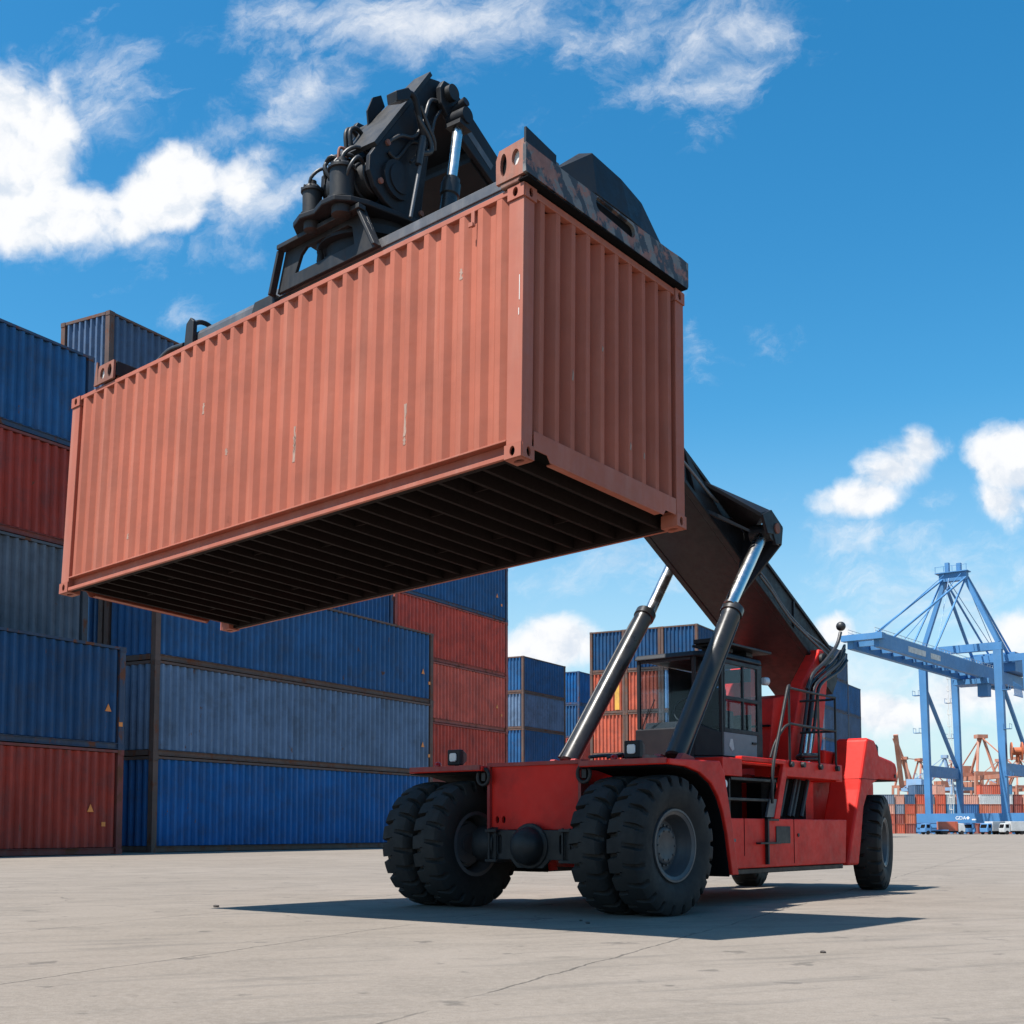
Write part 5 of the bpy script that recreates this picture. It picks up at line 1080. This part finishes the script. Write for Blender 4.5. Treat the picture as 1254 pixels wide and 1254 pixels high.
mb.box(21.3, 21.4, -1.9, -1.8, 5, 43); mb.box(21.3, 21.4, -1.3, -1.2, 5, 43); mb.build('ladder', M['white_worn'], crane)
mb = qmb(); mb.lathe((0.4, 19.2, 18.9), (1.6, 21.9, 18.9), [(0, 1.2), (0.02, 2.1), (0.25, 2.1), (0.3, 0.9), (2.2, 0.9), (2.25, 2.1), (2.5, 2.1), (2.52, 1.2)], 24); mb.box(0.6, 1.4, 20.2, 20.8, 16.35, 18.9); mb.build('cable_reel', M['reel'], crane)

# ------------------------------------------------------------------ far yard
def far_mesh(Lb):
    mb = MB(); hx, hy, H = Lb / 2, 1.219, 2.591; n = int(Lb / 0.55)
    mb.prism(corr_profile(-hx + 0.15, hx - 0.15, n, -hy + 0.03, -hy + 0.10, 0), 'z', 0.16, H - 0.1)
    mb.prism([(a, -b) for a, b in corr_profile(-hx + 0.15, hx - 0.15, n, -hy + 0.03, -hy + 0.10, 0.0)], 'z', 0.16, H - 0.1)
    for s in (-1, 1): mb.prism([(s * b, a) for a, b in corr_profile(-hy + 0.15, hy - 0.15, 4, hx - 0.03, hx - 0.10, hx - 0.2)], 'z', 0.16, H - 0.1)
    for sx in (-1, 1):
        for sy in (-1, 1): mb.box(*sorted((sx * hx, sx * (hx - 0.15))), *sorted((sy * hy, sy * (hy - 0.15))), 0, H)
    for sy in (-1, 1):
        for z0, z1 in ((0.02, 0.16), (H - 0.1, H - 0.01)): mb.box(-hx + 0.15, hx - 0.15, *sorted((sy * hy, sy * (hy - 0.1))), z0, z1)
    for sx in (-1, 1):
        for z0, z1 in ((0.02, 0.16), (H - 0.1, H - 0.01)): mb.box(*sorted((sx * hx, sx * (hx - 0.1))), -hy + 0.15, hy - 0.15, z0, z1)
    mb.box(-hx + 0.1, hx - 0.1, -hy + 0.1, hy - 0.1, H - 0.05, H - 0.03)
    return mb.mesh('far_container', M['far_box'])
FM = {6.06: far_mesh(6.06), 12.19: far_mesh(12.19)}
FCOL = [((0.03, 0.11, 0.27), 'blue'), ((0.50, 0.09, 0.045), 'orange-red'), ((0.25, 0.055, 0.04), 'dark red'), ((0.06, 0.20, 0.36), 'light blue'), ((0.48, 0.13, 0.07), 'orange'), ((0.04, 0.09, 0.17), 'navy'), ((0.55, 0.27, 0.20), 'pale red'), ((0.50, 0.52, 0.52), 'grey-white'), ((0.16, 0.20, 0.26), 'slate')]
ORD = ['first', 'second', 'third', 'fourth', 'fifth', 'sixth', 'seventh', 'eighth', 'ninth', 'tenth', 'eleventh', 'twelfth', 'thirteenth', 'fourteenth', 'fifteenth']
TIER = ['ground', 'second', 'third', 'fourth', 'fifth']
rnd = random.Random(11)
x = 93.0; ci = 0
while x < 148:
    kind = rnd.choice(['s', 'e', 'e', 'e', 's'])
    w, Lb, rz = {'s': (6.06, 6.06, 0), 'l': (12.19, 12.19, 0), 'e': (2.44, 6.06, math.pi / 2)}[kind]
    hgt = rnd.choice([4, 4, 5, 4, 5]); 
    if x < 104: hgt = 4
    for lv in range(hgt):
        warm = [0.75, 0.75, 0.8, 0.35, 0.3][lv]
        pool = FCOL[1:3] + FCOL[4:5] + FCOL[6:7] if rnd.random() < warm else [FCOL[0], FCOL[3], FCOL[5], FCOL[7], FCOL[8]]
        colr, cn = rnd.choice(pool)
        o = bpy.data.objects.new('far_container', FM[Lb]); COL.objects.link(o)
        o.location = (x + w / 2, 334 + (Lb / 2 if kind == 'e' else 1.22) + (ci % 3) * 0.3, lv * 2.6); o.rotation_euler = (0, 0, rz); o.color = c4(colr)
        tag(o, '%s far container under the blue crane, %s stack from the left, %s tier' % (cn, ORD[min(ci, 14)], TIER[lv]), 'container', 'containers stacked in the far yard')
    ci += 1; x += w + 0.25

def far_crane(loc, rz, scale, colr, label, boom_up):
    root = empty('quay_crane', loc, rz); tag(root, label, 'crane', 'quay cranes on the horizon')
    S = scale
    def part(nm, build):
        mb = MB(); build(mb); o = mb.build(nm, M['far_crane'], root); o.color = c4(colr)
    for p in (-8, 8):
        for r in (-7, 7): part('leg', lambda mb: mb.beam((p * S, r * S, 0), (p * S, r * 0.9 * S, 30 * S), 1.5 * S, 1.5 * S, (1, 0, 0)))
    part('portal', lambda mb: (mb.box(-8.8 * S, 8.8 * S, -7.6 * S, -6.2 * S, 11 * S, 13 * S), mb.box(-8.8 * S, 8.8 * S, 6.2 * S, 7.6 * S, 11 * S, 13 * S), mb.box(-8.6 * S, -7.2 * S, -7 * S, 7 * S, 30.1 * S, 32 * S), mb.box(7.2 * S, 8.6 * S, -7 * S, 7 * S, 30.1 * S, 32 * S)))
    if boom_up: part('boom', lambda mb: (mb.beam((-9 * S, 0, 31 * S), (-24 * S, 0, 66 * S), 3 * S, 1.6 * S), mb.box(-8 * S, 26 * S, -2 * S, 2 * S, 28 * S, 30 * S)))
    else: part('boom', lambda mb: mb.box(-44 * S, 26 * S, -2 * S, 2 * S, 27.8 * S, 30 * S))
    part('mast', lambda mb: (mb.beam((-7 * S, -5 * S, 32 * S), (-3 * S, -1.5 * S, 50 * S), 1.2 * S, 1.2 * S), mb.beam((-7 * S, 5 * S, 32 * S), (-3 * S, 1.5 * S, 50 * S), 1.2 * S, 1.2 * S), mb.beam((8 * S, 0, 32 * S), (-3 * S, 0, 50 * S), 1.0 * S, 1.0 * S), mb.box(-5 * S, -1 * S, -3 * S, 3 * S, 50 * S, 52 * S)))
    part('stay', lambda mb: (mb.beam((-3 * S, 0, 51 * S), (-40 * S if not boom_up else -18 * S, 0, 30 * S if not boom_up else 52 * S), 0.5 * S, 0.5 * S), mb.beam((-3 * S, 0, 51 * S), (25 * S, 0, 30 * S), 0.5 * S, 0.5 * S)))
    part('machinery_house', lambda mb: mb.box(12 * S, 22 * S, -4 * S, 4 * S, 30.1 * S, 36 * S))
OC = (0.40, 0.15, 0.09); BC = (0.20, 0.33, 0.50)
def fx(px, D): return (px - 627) / FPX * D
far_crane((fx(1199, 620), 620, 0), R(100), 0.92, OC, 'distant orange quay crane between the blue crane legs, boom lowered', False)
far_crane((fx(1152, 640), 640, 0), R(150), 0.75, BC, 'distant blue-grey quay crane behind the left blue crane legs', False)
far_crane((fx(1108, 700), 700, 0), R(60), 0.80, OC, 'distant orange quay crane with raised boom above the red rear fender', True)
far_crane((fx(1244, 700), 700, 0), R(110), 0.80, OC, 'distant orange quay crane at the right edge, boom lowered', False)
far_crane((fx(1131, 760), 760, 0), R(20), 0.85, OC, 'distant orange quay crane just left of the first blue leg', True)

far_crane((fx(1172, 820), 820, 0), R(35), 0.9, OC, 'smallest distant orange quay crane between the left blue crane legs', False)
far_crane((fx(1219, 860), 860, 0), R(140), 0.95, OC, 'faint distant orange quay crane just left of the right blue crane leg', True)
# lorries under the crane -------------------------------------------------
def lorry(px, D, rz, cabc, boxc, label, boxed=True):
    root = empty('lorry', (fx(px, D), D, 0), rz); tag(root, label, 'lorry', 'lorries parked under the crane')
    def pc(o, c): o.color = c4(c); return o
    mb = MB(); mb.prism([(-2.6, 0.5), (-2.65, 1.3), (-2.35, 2.3), (-1.2, 2.35), (-1.2, 0.5)], 'y', -1.05, 1.05); cb = pc(mb.build('cab', M['lorry'], root, bevel=0.08), cabc)
    mb = MB(); mb.hexa([(-2.66, -0.85, 1.38), (-2.66, 0.85, 1.38), (-2.64, 0.85, 1.38), (-2.64, -0.85, 1.38)], [(-2.41, -0.85, 2.15), (-2.41, 0.85, 2.15), (-2.38, 0.85, 2.15), (-2.38, -0.85, 2.15)]); mb.box(-2.2, -1.5, -1.065, -1.045, 1.4, 2.1); mb.build('window', M['dark'], cb)
    mb = MB()
    if boxed: mb.box(-1.1, 2.9, -1.15, 1.15, 0.75, 2.75)
    else: mb.box(-1.1, 2.9, -1.1, 1.1, 0.75, 1.0); mb.box(-1.1, -1.0, -1.1, 1.1, 1.0, 1.7)
    pc(mb.build('cargo_box' if boxed else 'flat_bed', M['lorry'], root, bevel=0.03), boxc)
    mb = MB(); mb.box(-2.4, 2.8, -0.5, 0.5, 0.45, 0.74); mb.build('chassis', M['black'], root)
    for xw in (-1.9, 1.4, 2.3):
        for yw in (-0.92, 0.92): mb = MB(); mb.cyl((xw, yw - 0.15, 0.42), (xw, yw + 0.15, 0.42), 0.42, n=18); mb.build('wheel', M['tyre'], root)
WH = (0.52, 0.52, 0.51); LB = (0.10, 0.26, 0.50)
lorry(1239, 262, R(8), WH, WH, 'white box lorry facing left under the right blue crane leg')
lorry(1214, 266, R(25), LB, WH, 'white box lorry with a blue cab beside the right crane leg')
lorry(1164, 270, R(170), WH, (0.48, 0.10, 0.05), 'lorry with a white cab and orange-red box in the middle under the crane')
lorry(1142, 268, R(12), LB, LB, 'blue lorry with empty bed by the left crane leg', False)
lorry(1182, 274, R(75), LB, LB, 'blue lorry seen end on below the white sign lettering', False)

# pebbles on the apron ----------------------------------------------------
for (xx, yy, s, lb) in ((-3.65, 15.6, 0.028, 'small dark stone at the left tip of the big shadow'), (2.41, 9.82, 0.018, 'small dark stone just outside the shadow below the rear body'), (0.77, 12.89, 0.018, 'tiny stone in the shadow left of the front tyre'), (0.72, 13.25, 0.014, 'smallest stone lying in the shadow, beyond another tiny one')):
    bm = bmesh.new(); bmesh.ops.create_icosphere(bm, subdivisions=2, radius=s)
    rr = random.Random(int(yy * 100))
    for v in bm.verts: v.co = Vector((v.co.x * 1.4, v.co.y, v.co.z * 0.7)) * rr.uniform(0.8, 1.15)
    me = bpy.data.meshes.new('stone'); bm.to_mesh(me); bm.free(); me.materials.append(M['stone'])
    o = bpy.data.objects.new('stone', me); COL.objects.link(o); o.location = (xx, yy, s * 0.45); tag(o, lb, 'stone')

scene.cycles.max_bounces = 8; scene.cycles.transparent_max_bounces = 12
scene.cycles.use_denoising = True
